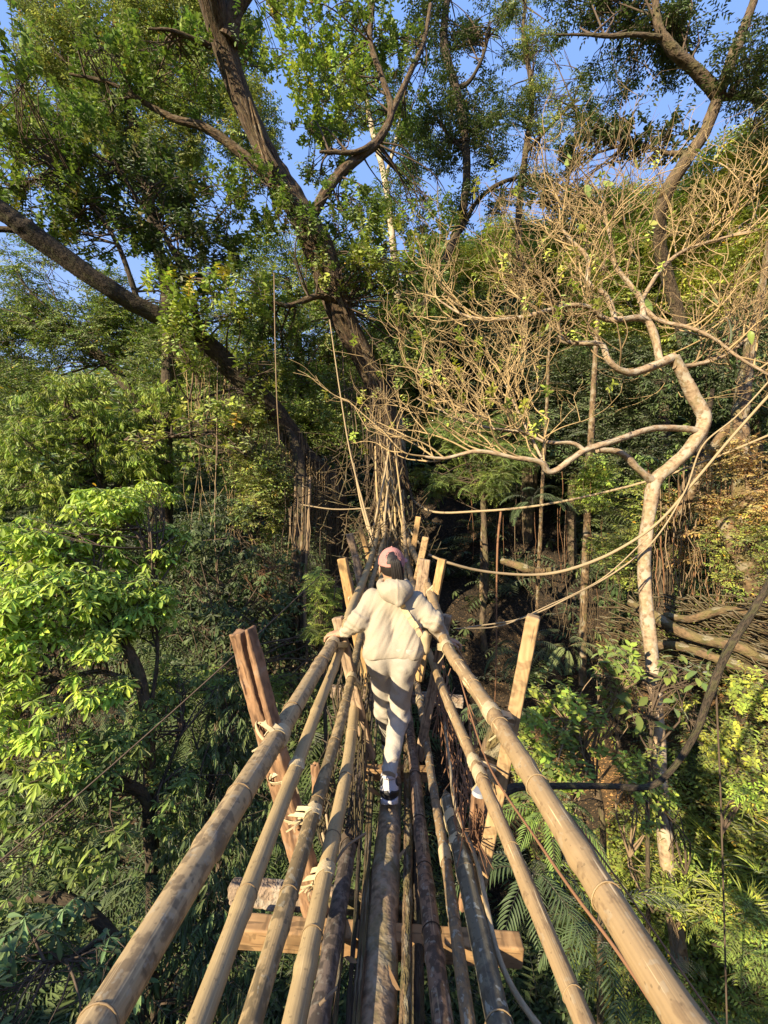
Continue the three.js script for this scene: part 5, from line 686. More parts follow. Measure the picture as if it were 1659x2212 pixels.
// ---------------------------------------------------------------- creepers, ropes and loose bits
const vines = [
  ['rope_vine', 'upper taut pale vine strung level from the fig to the right edge', M.vinePale, [[884, 1076, 11.2, 5], [930, 1104, 10.6, 5], [1040, 1104, 9.6, 5], [1150, 1094, 8.9, 5], [1260, 1074, 8.2, 5], [1420, 1033, 7.4, 5], [1540, 990, 6.9, 5], [1720, 915, 6.2, 5]]],
  ['rope_vine', 'sagging pale vine that climbs from the bridge posts to the right edge', M.vinePale, [[925, 1198, 5.6, 5], [970, 1216, 5.6, 5.5], [1050, 1235, 5.8, 6], [1170, 1241, 6, 6], [1240, 1227, 6, 7], [1330, 1190, 6, 7], [1420, 1130, 5.9, 6], [1500, 1040, 5.7, 6], [1580, 945, 5.5, 6], [1700, 810, 5.2, 6]]],
  ['rope_vine', 'thinner vine swinging up alongside the sagging one to the right', M.vinePale, [[1010, 1355, 5.2, 3], [1130, 1335, 5.4, 3.5], [1250, 1280, 5.6, 3.5], [1330, 1235, 5.7, 3.5], [1410, 1170, 5.7, 3.5], [1480, 1060, 5.7, 3.5], [1520, 960, 5.6, 3.5], [1590, 900, 5.4, 3.5], [1700, 780, 5.2, 3.5]]],
  ['rope_vine', 'lowest loose grey vine looping under the sagging vines', M.vinePale, [[985, 1358, 4.8, 2.6], [1080, 1352, 5.1, 2.6], [1180, 1310, 5.3, 2.6], [1300, 1250, 5.5, 2.6], [1400, 1160, 5.6, 2.6]]],
  ['black_root', 'stiff black root running level then bending up to the right edge', M.barkDark, [[1060, 1730, 2.9, 26], [1110, 1702, 3.0, 20], [1200, 1698, 3.1, 14], [1310, 1698, 3.2, 13], [1405, 1698, 3.3, 13], [1440, 1675, 3.3, 12], [1500, 1590, 3.3, 13], [1530, 1510, 3.3, 15], [1545, 1470, 3.3, 18], [1570, 1410, 3.3, 16], [1620, 1330, 3.3, 16], [1700, 1200, 3.3, 15]]],
  ['hanging_vine', 'long red-brown double vine hanging beside the tall sawn post', M.twigRed, [[1082, 1106, 8.6, 5], [1076, 1160, 8.4, 5.5], [1073, 1250, 8.2, 4.5], [1072, 1400, 8, 3.5], [1068, 1560, 7.8, 3]]],
  ['hanging_vine', 'dark vine hanging plumb down the right side over the slope', M.twigDark, [[1546, 1475, 3.35, 4], [1556, 1700, 3.4, 3.5], [1562, 1900, 3.4, 3.5], [1570, 2200, 3.4, 3.5], [1572, 2300, 3.4, 3]]],
  ['hanging_vine', 'pale straight liana slanting down from the fig trunk to the bridge end', M.vinePale, [[712, 690, 9.6, 2.5], [735, 850, 9.4, 3], [757, 980, 9.2, 3.5], [785, 1090, 9, 4.5], [808, 1175, 8.6, 6]]],
  ['hanging_vine', 'second pale liana leaning against the far left bamboo rail', M.vinePale, [[764, 1000, 9.4, 3], [778, 1080, 9.2, 4], [800, 1160, 8.8, 6], [815, 1230, 7.5, 6]]],
  ['hanging_vine', 'long thin vine dangling in front of the leaning bough', M.twig, [[592, 590, 7, 2.4], [594, 720, 7, 2.4], [598, 860, 7, 2.4], [604, 960, 7.2, 2.2]]],
  ['hanging_vine', 'thin vine hanging straight from the left bough above the hand-leaved tree', M.twig, [[470, 780, 9, 2], [468, 960, 9, 2], [464, 1120, 9, 2], [470, 1300, 9, 2]]],
  ['wire', 'thin straight wire rising from the left edge past the split post', M.twigDark, [[-60, 1910, 2.4, 4], [200, 1690, 2.8, 3.6], [530, 1395, 3.6, 3], [690, 1245, 4.6, 2.2]]],
  ['twine', 'twisted brown twine running beside the inner right rail to the bottom', M.twigRed, [[975, 1400, 2.6, 3], [1035, 1600, 1.85, 4], [1070, 1680, 1.55, 5], [1150, 1800, 1.25, 6], [1240, 1930, 1.05, 7], [1330, 2050, 0.93, 8], [1450, 2230, 0.8, 9], [1600, 2450, 0.7, 9]]],
  ['twine', 'thin twine stretched along the outer side of the outermost right rail', M.twigRed, [[985, 1395, 2.6, 2.4], [1095, 1580, 1.6, 3], [1200, 1722, 1.25, 3], [1320, 1880, 0.98, 4], [1560, 2225, 0.7, 5], [1650, 2350, 0.62, 5]]],
  ['rope', 'thick pale rope hanging from the deck poles to the bottom right of the walkway', M.rope, [[960, 1560, 2.9, 6], [972, 1650, 2.4, 7], [985, 1745, 2.0, 9], [1030, 1860, 1.7, 11], [1052, 1960, 1.52, 12], [1072, 2050, 1.42, 13], [1105, 2130, 1.34, 14], [1170, 2225, 1.26, 14], [1260, 2330, 1.2, 14]]],
  ['twig', 'pale forked twig poking out beside the blackened bamboo', M.twig, [[690, 2170, 1.3, 7], [722, 2140, 1.33, 7], [728, 2132, 1.34, 5]]],
  ['twig', 'bent twig lying by the lowest strip lashing', M.twig, [[722, 1868, 1.8, 6], [745, 1832, 1.85, 6], [790, 1800, 1.95, 5]]],
  ['twig', 'straight vine stem rising beside the short smooth bamboo', M.vinePale, [[697, 1800, 1.95, 7], [720, 1880, 1.8, 9], [705, 1760, 2.0, 6]]],
  ['rope_vine', 'near-level vine from the fig roots to the dark trunk on the left', M.vinePale, [[650, 1090, 9.8, 3], [720, 1100, 9.8, 3], [800, 1098, 9.8, 3]]],
];
for (const [n, lb, m, a] of vines) solo(n, lb, n === 'wire' ? 'wire' : n === 'rope' || n === 'twine' ? 'rope' : n === 'twig' ? 'twig' : n === 'black_root' ? 'root' : 'vine', limb(a, { seg: 7, step: 0.05, wob: n === 'wire' ? 0 : 0.12, vk: 3 }), m);
{
  const t = [];
  for (let k = 0; k < 80; k++) { const y = R(1500, 1850), d = mix(3.4, 1.85, (y - 1500) / 350), x = mix(758, 700, (y - 1500) / 350) + R(-30, 34); t.push(limb([[x, y, d, 4], [x + R(-22, 22), y - R(10, 60), d + R(0, 0.2), 5], [x + R(-30, 30), y - R(40, 130), d + R(0.05, 0.4), 3]], { seg: 4, wob: 0.1, caps: false })); }
  for (let k = 0; k < 40; k++) { const y = R(1500, 1850), d = mix(3.4, 1.85, (y - 1500) / 350), x = mix(790, 770, (y - 1500) / 350) + R(-14, 14); t.push(limb([[x, y, d, 4], [x + R(-6, 6), y - R(30, 60), d + 0.15, 4], [x + R(-8, 10), y - R(80, 160), d + R(0.2, 0.5), 3]], { seg: 4, wob: 0.1, caps: false })); }
  solo('vine_tangle', 'tangle of pale curled vines between the left rails and the walkway', 'vines', merge(t), M.barkRoot, null, 'stuff');
  const u = []; for (let k = 0; k < 120; k++) { const y = R(1420, 1760), d = mix(3.6, 1.75, (y - 1420) / 340), x = mix(935, 1000, (y - 1420) / 340) + R(-10, 60) * (y > 1520 ? 1 : 0.6); u.push(limb([[x, y, d, 2.6], [x + R(-16, 20), y + R(20, 60), d - 0.1, 2.6], [x + R(-18, 34), y + R(60, 150), d - R(0.1, 0.4), 2]], { seg: 4, wob: 0.1, caps: false })); }
  solo('rootlet_tangle', 'thin reddish rootlets trailing between the right rails', 'roots', merge(u), M.twigRed, null, 'stuff');
  const w = []; for (let k = 0; k < 90; k++) { const y = R(1090, 1250), d = mix(11, 6.5, (y - 1090) / 160), x = mix(825, 790, (y - 1090) / 160) + R(-46, 30); const e = P(x, y, d); w.push(tube([e, e.clone().add(V(R(-0.3, 0.3), R(-0.3, 0.4), R(-0.3, 0.3))), e.clone().add(V(R(-0.6, 0.6), R(-0.5, 0.7), R(-0.5, 0.5)))], () => R(0.006, 0.012), { seg: 4, step: 0.15, caps: false })); }
  for (let k = 0; k < 50; k++) { const y = R(1090, 1230), d = mix(11, 7, (y - 1090) / 140), x = 875 + R(-8, 36); const e = P(x, y, d); w.push(tube([e, e.clone().add(V(R(-0.2, 0.3), R(-0.3, 0.4), R(-0.3, 0.3))), e.clone().add(V(R(-0.4, 0.5), R(-0.5, 0.7), R(-0.5, 0.5)))], () => R(0.005, 0.01), { seg: 4, step: 0.15, caps: false })); }
  for (let k = 0; k < 150; k++) { const x = R(560, 800), y = R(960, 1180), e = P(x, y, R(10, 11.5)); w.push(tube([e, e.clone().add(V(R(-0.5, 0.5), R(-0.3, 0.3), R(-0.2, 0.2))), e.clone().add(V(R(-1.2, 1.2), R(-0.8, 0.4), R(-0.4, 0.4)))], () => R(0.006, 0.014), { seg: 4, step: 0.2, caps: false })); }
  solo('brushwood', 'brushwood and rootlets knotted round the far end of the bridge', 'brushwood', merge(w), M.barkRoot, null, 'stuff');
}
{ // dry leaves on the deck
  const g = (() => { const l = new Leaves(); l.add(V(0, 0, 0), V(0, 0.15, 1), V(0.3, 1, 0), 0.1, 0.034, 1, OVAL, 0.9); return l.geo(); })(), ms = [[0.25, 0.16, 0.075], [0.17, 0.095, 0.04], [0.20, 0.20, 0.06]].map(frondMat);
  const lf = [['curled tan leaf lying right of the central trunk near the sawn beam', 862, 1860, 2.08, 0, 0.6], ['brown curled leaf hanging under the deck right of the trunk', 866, 2140, 1.5, 1, 0.6], ['tan leaf caught between the left deck roots', 772, 2080, 1.62, 0, 0.5], ['small brown leaf beside the woman\'s ankle', 800, 1640, 2.9, 1, 0.7], ['yellow-green leaf sprouting behind the second left rail', 715, 1425, 3.4, 2, 1.6], ['brown leaf on the deck right of the shoe', 872, 1770, 2.4, 1, 0.8], ['dry leaf stuck by the frayed lashing', 793, 1700, 2.6, 0, 0.8]];
  for (const [lb, x, y, d, m, s] of lf) { const o = new THREE.Mesh(g, ms[m]); o.name = 'fallen_leaf'; o.position.copy(P(x, y, d)); o.rotation.set(R(0.3, 1.2), R(0, 6), R(-0.9, 0.9)); o.scale.setScalar(s); o.castShadow = o.receiveShadow = true; tag(o, lb, 'leaf'); }
}
// ---------------------------------------------------------------- the woman on the bridge
{
  const base = P(842, 1730, 2.6); base.y = 0.02;
  const who = thing('person', 'woman in a cream tracksuit and pink cap walking away with both hands on the rails', 'person', base);
  const noiseTex = tex(256, 256, (u, v) => { const k = 0.88 + 0.2 * fbm(u, v, 80, 80, 2, 151); return [0.35 * k, 0.30 * k, 0.23 * k]; }), weave = tex(256, 256, (u, v) => fbm(u, v, 120, 120, 2, 155), false);
  const cloth = std(noiseTex, 0.95, weave, 0.0012), cuffM = std(tex(128, 128, (u, v) => { const k = 0.85 + 0.18 * Math.sin(u * 6.283 * 30); return [0.42 * k, 0.385 * k, 0.35 * k]; }), 0.95);
  const cloth2 = cloth.clone(); cloth2.color = new THREE.Color().setRGB(1.2, 1.25, 1.38);
  const skin = plain(0.40, 0.225, 0.14, 0.6), hairM = plain(0.012, 0.008, 0.007, 0.6), pink = std(tex(128, 128, (u, v) => { const k = 0.9 + 0.2 * fbm(u, v, 60, 60, 2, 161); return [0.42 * k, 0.19 * k, 0.17 * k]; }), 0.9);
  const white = plain(0.45, 0.43, 0.46, 0.55), black = plain(0.014, 0.014, 0.016, 0.5), strapM = plain(0.48, 0.38, 0.22, 0.8);
  const J = { head: P(846, 1226, 2.84), neck: P(847, 1262, 2.82), sl: P(806, 1294, 2.80), sr: P(899, 1298, 2.78), el: P(774, 1342, 2.72), wl: P(744, 1366, 2.78), er: P(936, 1342, 2.72), wr: P(958, 1380, 2.78), chl: P(828, 1312, 2.78), chr: P(876, 1314, 2.77), wal: P(820, 1370, 2.72), war: P(880, 1370, 2.71), hl: P(817, 1406, 2.70), hr: P(883, 1404, 2.69), hipl: P(822, 1430, 2.73), hipr: P(872, 1430, 2.70), kl: P(829, 1530, 2.92), al: P(838, 1594, 3.12), kr: P(861, 1545, 2.80), ar: P(843, 1655, 2.52) };
  // hoodie
  const wave = (x, y, z) => { const u = x * 0.88 - y * 0.47, v = x * 0.47 + y * 0.88; const a = n3(u * 15, v * 3, z * 2), b = n3(u * 36 + 9, v * 6 + 3, z * 4); return 0.015 * (Math.abs(a) - 0.22) + 0.007 * (Math.abs(b) - 0.2);  };
  const hood = (x, y, z) => {
    const c = J.neck, A = P(855, 1274, 2.735), B = P(857, 1284, 2.69), C = P(863, 1303, 2.65);
    let d = (Math.hypot((x - A.x) / 0.112, (y - A.y) / 0.07, (z - A.z) / 0.085) - 1) * 0.07; d = smin(d, cone(x, y, z, B, C, 0.066, 0.022), 0.07);
    const roll = P(850, 1262, 2.80), rr = Math.hypot((x - roll.x) / 1.15, z - roll.z) - 0.078; d = smin(d, Math.hypot(rr, y - roll.y + 0.25 * (z - roll.z)) - 0.02, 0.03); d = Math.max(d, -(Math.hypot((x - J.neck.x) / 1.1, z - J.neck.z) - 0.052));
    return d + 0.006 * (Math.abs(n3((x - c.x) * 30 + (y - c.y) * 12, y * 9, z * 14)) - 0.2) - 0.004 * Math.exp(-(((x - c.x - 0.03) / 0.006) ** 2));
  };
  const torso = (x, y, z) => {
    let d = cone(x, y, z, J.chl, J.wal, 0.080, 0.080); d = smin(d, cone(x, y, z, J.chr, J.war, 0.080, 0.080), 0.06);
    d = smin(d, cone(x, y, z, J.wal, J.hl, 0.080, 0.090), 0.04); d = smin(d, cone(x, y, z, J.war, J.hr, 0.080, 0.088), 0.04); d = smin(d, cone(x, y, z, J.hl, J.hr, 0.094, 0.092), 0.04);
    d = smin(d, cone(x, y, z, J.sl, J.sr, 0.058, 0.056), 0.06); d = smin(d, cone(x, y, z, J.neck, P(851, 1300, 2.79), 0.055, 0.08), 0.05);
    return d;
  };
  const hemCut = (x, y, z) => P(850, 1428, 2.62).y - y + 0.02 * Math.sin(x * 9 + 1);
  const hoodieBody = (x, y, z) => {
    let d = torso(x, y, z);
    let a = cone(x, y, z, J.sl, J.el, 0.064, 0.057); a = smin(a, cone(x, y, z, J.el, J.wl, 0.062, 0.038), 0.03); let b = cone(x, y, z, J.sr, J.er, 0.064, 0.058); b = smin(b, cone(x, y, z, J.er, J.wr, 0.064, 0.038), 0.03);
    const fold = (n, p, q) => 0.006 * Math.sin(((x - p.x) * 0.5 + (y - p.y)) * 120 + n3(x * 14, y * 14, z * 14) * 4) * Math.exp(-((x - q.x) ** 2 + (y - q.y) ** 2 + (z - q.z) ** 2) / 0.006);
    a += fold(1, J.sl, J.wl) + fold(2, J.sl, J.el); b += fold(3, J.sr, J.wr) + fold(4, J.sr, J.er);
    d = smin(d, Math.min(a, b), 0.035); d = d + wave(x, y, z);
    d = Math.max(d, hemCut(x, y, z)); d = smin(d, Math.max(torso(x, y, z) + 0.008, Math.abs(y - hemYof(x)) - 0.016), 0.012);
    return d;
  };
  const hemYof = x => P(850, 1428, 2.62).y + 0.02 * Math.sin(x * 9 + 1) + 0.012;
  const bb = (a, b) => [V(Math.min(a.x, b.x), Math.min(a.y, b.y), Math.min(a.z, b.z)), V(Math.max(a.x, b.x), Math.max(a.y, b.y), Math.max(a.z, b.z))];
  part(who, 'hoodie', meshSDF(hoodieBody, V(J.wl.x - 0.07, J.hl.y - 0.14, J.neck.z - 0.16), V(J.wr.x + 0.07, J.neck.y + 0.08, J.hl.z + 0.2), 0.0072, 4), cloth);
  part(who, 'hood', meshSDF(hood, V(J.neck.x - 0.2, J.neck.y - 0.24, J.neck.z - 0.1), V(J.neck.x + 0.22, J.neck.y + 0.08, J.neck.z + 0.3), 0.006, 4), cloth);
  // trousers
  const leg = (x, y, z) => {
    const kl = cone(x, y, z, J.hipl, J.kl, 0.080, 0.058), sl = cone(x, y, z, J.kl, J.al, 0.060, 0.046), kr = cone(x, y, z, J.hipr, J.kr, 0.086, 0.063), sr = cone(x, y, z, J.kr, J.ar, 0.066, 0.046);
    let l = smin(kl, sl, 0.04), r = smin(kr, sr, 0.05); l = smin(l, cone(x, y, z, J.hl, J.hipl, 0.078, 0.08), 0.05); r = smin(r, cone(x, y, z, J.hr, J.hipr, 0.078, 0.086), 0.05);
    let d = smin(l, r, 0.022); d = smin(d, cone(x, y, z, J.hl, J.hr, 0.09, 0.09), 0.05);
    const near = (q, s) => Math.exp(-((x - q.x) ** 2 + (y - q.y) ** 2 + (z - q.z) ** 2) / s);
    d += 0.007 * Math.sin((y * 1 + (x - J.kr.x) * 0.8) * 75 + 3 * n3(x * 12, y * 10, z * 12)) * (near(J.kr, 0.012) + 0.8 * near(J.kl, 0.012)) + 0.009 * Math.sin(y * 95 + 3 * n3(x * 14, 2, z * 14)) * near(V(J.ar.x, J.ar.y + 0.05, J.ar.z), 0.006);
    return d + 0.014 * (0.3 - Math.abs(n3(x * 10 + y * 5, y * 9 - x * 4, z * 10))) + 0.004 * n3(x * 11, y * 7, z * 11) + 0.004 * n3(x * 28 + y * 18, y * 9, z * 26);
  };
  const cutR = J.ar.clone().lerp(J.kr, 0.04), dirR = J.kr.clone().sub(J.ar).normalize();
  part(who, 'trousers', meshSDF((x, y, z) => leg(x, y, z), V(J.hl.x - 0.13, 0.0, J.al.z - 0.1), V(J.hr.x + 0.14, J.hl.y + 0.04, J.ar.z + 0.12), 0.008, 4), cloth2);
  part(who, 'ankle_cuff', tube([J.ar.clone().addScaledVector(dirR, 0.05), J.ar.clone().addScaledVector(dirR, 0.02), J.ar.clone().addScaledVector(dirR, -0.035), J.ar.clone().addScaledVector(dirR, -0.05)], t => 0.046 - 0.006 * t, { seg: 20, step: 0.008 }), cuffM);
  const wc = (n, w, e) => part(who, n, tube([w.clone().lerp(e, 0.22), w.clone().lerp(e, 0.1), w.clone().lerp(e, -0.08)], t => 0.037 - 0.004 * t, { seg: 18, step: 0.008 }), cuffM);
  wc('sleeve_cuff', J.wl, J.el); wc('sleeve_cuff', J.wr, J.er);
  // body: head, neck, limbs, and hands whose fingers close on the rails
  const H = J.head, geos = [];
  const bodyF = (x, y, z) => { let d = cone(x, y, z, J.chl, J.hl, 0.07, 0.07); d = smin(d, cone(x, y, z, J.chr, J.hr, 0.07, 0.07), 0.06); d = smin(d, cone(x, y, z, J.sl, J.sr, 0.045, 0.045), 0.04); d = smin(d, cone(x, y, z, J.neck, P(850, 1290, 2.8), 0.05, 0.06), 0.04);
    for (const [a, b, ra, rb] of [[J.sl, J.el, 0.045, 0.036], [J.el, J.wl, 0.036, 0.024], [J.sr, J.er, 0.045, 0.036], [J.er, J.wr, 0.036, 0.024], [J.hl, J.hipl, 0.07, 0.07], [J.hipl, J.kl, 0.07, 0.045], [J.kl, J.al, 0.045, 0.03], [J.hr, J.hipr, 0.07, 0.07], [J.hipr, J.kr, 0.07, 0.045], [J.kr, J.ar, 0.045, 0.03]]) d = smin(d, cone(x, y, z, a, b, ra, rb), 0.03); return d; };
  geos.push(meshSDF(bodyF, V(J.wl.x - 0.04, 0.02, J.al.z - 0.06), V(J.wr.x + 0.04, J.neck.y + 0.02, J.ar.z + 0.06), 0.013));
  const headF = (x, y, z) => { const X = x - H.x, Y = y - H.y, Z = z - H.z; let d = (Math.hypot(X / 0.074, (Y - 0.03) / 0.095, (Z + 0.0) / 0.092) - 1) * 0.074; d = smin(d, cone(X, Y, Z, V(0, -0.02, -0.04), V(0, -0.085, -0.075), 0.055, 0.028), 0.04); d = smin(d, cone(X, Y, Z, V(0, -0.03, 0.0), V(0.004, -0.15, 0.0), 0.05, 0.052), 0.03);
    d = smin(d, cone(X, Y, Z, V(0, 0.0, -0.092), V(0, -0.03, -0.112), 0.008, 0.014), 0.012); for (const s of [-1, 1]) { const e = (Math.hypot((X - s * 0.078) / 0.008, (Y + 0.012) / 0.03, (Z - 0.004) / 0.019) - 1) * 0.008; d = smin(d, e, 0.008); d = Math.max(d, -(Math.hypot(X - s * 0.03, Y - 0.005, Z + 0.094) - 0.012)); d = Math.min(d, Math.hypot(X - s * 0.03, Y - 0.005, Z + 0.078) - 0.012); }
    return smin(d, cone(X, Y, Z, V(-0.018, -0.062, -0.1), V(0.018, -0.062, -0.1), 0.006, 0.006), 0.008); };
  geos.push(meshSDF(headF, V(H.x - 0.1, H.y - 0.17, H.z - 0.14), V(H.x + 0.1, H.y + 0.14, H.z + 0.11), 0.005));
  const hand = (w, e, rail, s) => {                                 // palm laid over the rail, fingers bent down its far side
    const P0 = w.clone(), ax = rail.clone(), fw = w.clone().sub(e).setY(0).normalize(), out = V(s, -0.12, -0.12).normalize(), kn = P0.clone().addScaledVector(out, 0.055).add(V(0, -0.008, -0.03)), f = [];
    const across = V(0, 0, -1).addScaledVector(out, out.z).normalize();
    for (let k = 0; k < 4; k++) { const b = kn.clone().addScaledVector(across, (k - 1.5) * 0.021 + 0.01), L = [0.9, 1, 0.95, 0.78][k]; const m1 = b.clone().addScaledVector(out, 0.036 * L).add(V(0, -0.006, -0.004)), m2 = m1.clone().addScaledVector(out, 0.018 * L).add(V(0, -0.018 * L, -0.004)), m3 = m2.clone().addScaledVector(out, 0.004).add(V(0, -0.02 * L, 0)); f.push([b, m1, 0.0095, 0.0088], [m1, m2, 0.0088, 0.008], [m2, m3, 0.008, 0.0068]); }
    const tb = P0.clone().addScaledVector(out, 0.025).add(V(0, -0.008, 0.018)), t1 = tb.clone().addScaledVector(out, 0.03).add(V(0, -0.004, 0.02)), t2 = t1.clone().addScaledVector(out, 0.024).add(V(0, -0.014, 0.003)); f.push([tb, t1, 0.011, 0.0095], [t1, t2, 0.0095, 0.0075]);
    const F1 = (x, y, z) => { let d = cone(x, y, z, P0.clone().addScaledVector(out, -0.03), P0, 0.024, 0.024); for (let k = 0; k < 4; k++) d = smin(d, cone(x, y, z, P0.clone().addScaledVector(across, (k - 1.5) * 0.012), kn.clone().addScaledVector(across, (k - 1.5) * 0.021 + 0.01), 0.016, 0.0115), 0.014); for (const q of f) d = smin(d, cone(x, y, z, ...q), 0.005); return d; };
    const c = P0.clone().addScaledVector(out, 0.05); return meshSDF(F1, c.clone().addScalar(-0.12), c.clone().addScalar(0.12), 0.0032);
  };
  const rl = V(-0.12, -0.1, 1).normalize();
  geos.push(hand(P(736, 1368, 2.79), J.el, rl, -1), hand(P(962, 1384, 2.79), J.er, rl, 1));
  part(who, 'body', merge(geos), skin);
  // hair, cap and ponytail
  const tilt = V(0.0, 0, 0);
  part(who, 'hair', meshSDF((x, y, z) => { const X = x - H.x, Y = y - H.y, Z = z - H.z; let d = (Math.hypot(X / 0.080, (Y - 0.028) / 0.098, (Z - 0.004) / 0.097) - 1) * 0.08 + 0.0016 * n3(x * 160, y * 20, z * 160); d = Math.max(d, -Y - 0.062 + 0.25 * Math.abs(X) * 0, Z * -1 - 0.03 + (Y < 0.03 ? (0.03 - Y) * 0.4 : 0)); return d; }, V(H.x - 0.1, H.y - 0.1, H.z - 0.12), V(H.x + 0.1, H.y + 0.14, H.z + 0.12), 0.005), hairM);
  const capF = (x, y, z) => { const X = x - H.x, Y = y - H.y - 0.012 + (z - H.z) * 0.12, Z = z - H.z; let d = (Math.hypot(X / 0.089, (Y - 0.018) / 0.104, Z / 0.103) - 1) * 0.089; d = Math.max(d, -(d + 0.005)); d = Math.max(d, 0.012 - Y + 0.0); const hole = Math.hypot((X - 0.012) / 1.1, (Y - 0.028) / 1) - 0.042; d = Z > 0 ? Math.max(d, -Math.max(hole, 0.034 - Y)) : d; return d; };
  part(who, 'cap', meshSDF(capF, V(H.x - 0.11, H.y - 0.02, H.z - 0.12), V(H.x + 0.11, H.y + 0.15, H.z + 0.12), 0.0042, 6), pink);
  { const s = new THREE.Shape(); s.absellipse(0, 0, 0.078, 0.085, 0, Math.PI); const b = new THREE.ExtrudeGeometry(s, { depth: 0.004, bevelEnabled: true, bevelSize: 0.002, bevelThickness: 0.002, bevelSegments: 1, curveSegments: 16 }); b.rotateX(-Math.PI / 2 + 0.25); b.rotateY(-0.45); b.translate(H.x + 0.03, H.y + 0.026, H.z - 0.078); part(who, 'cap_brim', b, pink);
    const st = []; for (let k = 0; k <= 10; k++) { const a = mix(-0.6, 0.85, k / 10); st.push(V(H.x + 0.012 + Math.sin(a) * 0.096 * 0.9, H.y + 0.028 - 0.004 * Math.cos(a), H.z + Math.cos(a) * 0.104)); } part(who, 'cap_strap', ribbon(st, st.map(p => p.clone().sub(H).setY(0)), 0.018, 0.004), pink); part(who, 'cap_button', new THREE.SphereGeometry(0.008, 10, 8).translate(H.x, H.y + 0.134, H.z), pink); }
  const tail = []; for (let k = 0; k < 150; k++) { const a = R(0, TAU), q = Math.sqrt(rnd()), ox = Math.cos(a) * q, oz = Math.sin(a) * q; const p0 = V(H.x + 0.014 + ox * 0.020, H.y + 0.058 + oz * 0.010, H.z + 0.092), p1 = V(H.x + 0.022 + ox * 0.030, H.y + 0.056 + oz * 0.012, H.z + 0.125 + oz * 0.012), p2 = V(H.x + 0.034 + ox * 0.038, H.y - 0.01, H.z + 0.128 + oz * 0.026), p3 = V(H.x + 0.042 + ox * 0.036, H.y - 0.075 - R(0, 0.02), H.z + 0.122 + oz * 0.024), p4 = V(H.x + 0.046 + ox * 0.022, H.y - 0.115 - R(0, 0.035), H.z + 0.12 + oz * 0.016); tail.push(tube([p0, p1, p2, p3, p4], t => 0.0042 * (1 - t * 0.75), { seg: 4, step: 0.018, caps: false })); }
  part(who, 'ponytail', merge(tail), hairM);
  // shoulder strap and bag
  { const pts = [], nn = []; for (let k = 0; k <= 16; k++) { const t = k / 16, x = mix(869, 909, t), y = mix(1308, 1374, t); let d = 2.3; for (let i = 0; i < 400; i++) { const q = P(x, y, d); if (Math.min(hoodieBody(q.x, q.y, q.z), hood(q.x, q.y, q.z)) < 0.004) break; d += 0.002; } const q = P(x, y, d); pts.push(q); nn.push(V(0.25 * t, 0.1, 1).normalize()); } part(who, 'shoulder_strap', ribbon(pts, nn, 0.034, 0.004), strapM);
    part(who, 'strap_slider', board(pts[9].clone().add(V(0, 0, 0.004)), pts[12].clone().add(V(0, 0, 0.004)), 0.042, 0.006), strapM);
    const c = P(913, 1385, 2.72); part(who, 'bag', meshSDF((x, y, z) => boxD(x - c.x, y - c.y, z - c.z, 0.038, 0.075, 0.07, 0.03) + 0.004 * n3(x * 20, y * 20, z * 20), c.clone().addScalar(-0.11), c.clone().addScalar(0.11), 0.007, 4), strapM); part(who, 'bag_tab', board(P(905, 1358, 2.66), P(909, 1368, 2.66), 0.02, 0.012), plain(0.22, 0.06, 0.03, 0.6)); }
  // shoes: the rear one with its heel lifted
  const shoe = (an, toe, lift) => {
    const g = new THREE.Group(); g.name = 'shoe'; const dir = toe.clone().sub(an).setY(0).normalize();
    const up = V(0, 1, 0), L = (f, s, u) => V(0, 0, 0).addScaledVector(dir, f).addScaledVector(V(-dir.z, 0, dir.x), s).addScaledVector(up, u);
    const put = (n, geo, m) => { const o = new THREE.Mesh(geo, m); o.name = n; o.castShadow = o.receiveShadow = true; g.add(o); };
    const F2 = h => (x, y, z) => { const f = x * dir.x + z * dir.z, s = -x * dir.z + z * dir.x; return h(f, s, y); };
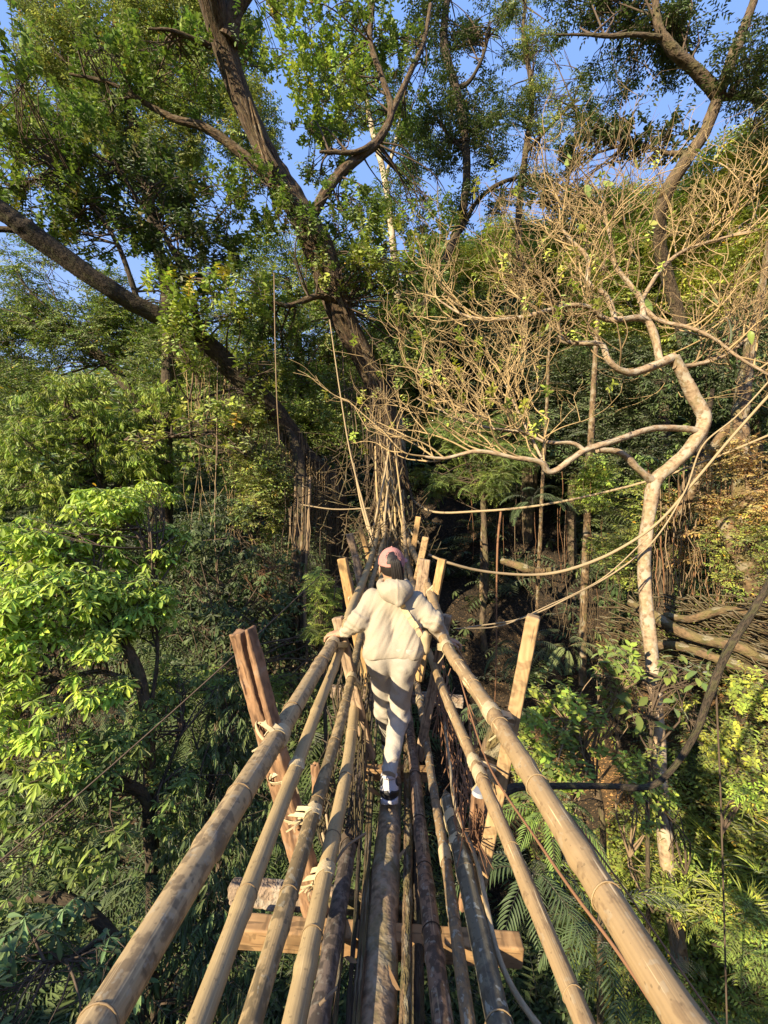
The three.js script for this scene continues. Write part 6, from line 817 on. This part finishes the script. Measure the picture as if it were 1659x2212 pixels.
    const upper = (f, s, u) => { let d = cone(f, s, u, V(0.0, 0, 0.06), V(0.0, 0, 0.095), 0.042, 0.036); d = smin(d, cone(f, s, u, V(0.01, 0, 0.045), V(0.13, 0, 0.035), 0.044, 0.036), 0.03); d = smin(d, cone(f, s, u, V(0.13, 0, 0.03), V(0.185, 0.0, 0.026), 0.040, 0.03), 0.03); return Math.max(d, 0.018 - u); };
    const sole = (f, s, u) => { const w = 0.046 - 0.010 * Math.exp(-((f - 0.07) ** 2) / 0.003) + 0.004 * Math.exp(-((f + 0.03) ** 2) / 0.001); const q = Math.max(Math.abs(f - 0.085) - 0.085, 0); let d = Math.hypot(q, s) - w; return Math.max(d, Math.abs(u - 0.006) - 0.009 - 0.008 * Math.min(1, (Math.abs(s) / 0.04) ** 2)); };
    const lo = V(-0.26, -0.04, -0.26), hi = V(0.26, 0.16, 0.26);
    put('upper', meshSDF(F2(upper), lo, hi, 0.006), white);
    put('sole', meshSDF(F2(sole), lo, hi, 0.006), white);
    put('heel_panel', meshSDF(F2((f, s, u) => Math.max(Math.abs(upper(f, s, u) - 0.001) - 0.005, f + 0.004, u - 0.068 + 0.3 * Math.abs(s), 0.002 - u, 0.02 - Math.hypot(s / 0.5, (u - 0.075) / 1))), lo, hi, 0.004), black);
    for (const sd of [-1, 1]) put('side_panel', meshSDF(F2((f, s, u) => Math.max(Math.abs(upper(f, s, u) - 0.001) - 0.004, Math.hypot((f - 0.01) / 1.4, (u - 0.088) / 1) - 0.022, 0.012 - s * sd)), lo, hi, 0.005), black);
    put('collar', new THREE.TorusGeometry(0.034, 0.011, 8, 20).rotateX(Math.PI / 2).translate(0, 0.122, 0), white);
    put('sock', new THREE.CylinderGeometry(0.034, 0.036, 0.06, 16).translate(0, 0.14, 0), black);
    // pitched about the ball of the foot, heel up
    g.position.copy(an); const side = V(-dir.z, 0, dir.x); g.quaternion.setFromAxisAngle(side, -lift); return g;
  };
  const s1 = shoe(V(0, 0, 0), V(-0.02, 0, -1), 0.16); s1.scale.setScalar(1.1); s1.position.copy(P(841, 1728, 2.50)).sub(who.position); who.add(s1);
  const s2 = shoe(V(0, 0, 0), V(0.03, 0, -1), 0); s2.position.copy(V(J.al.x, 0.05, J.al.z)).sub(who.position); who.add(s2);
}
renderer.render(scene, camera);
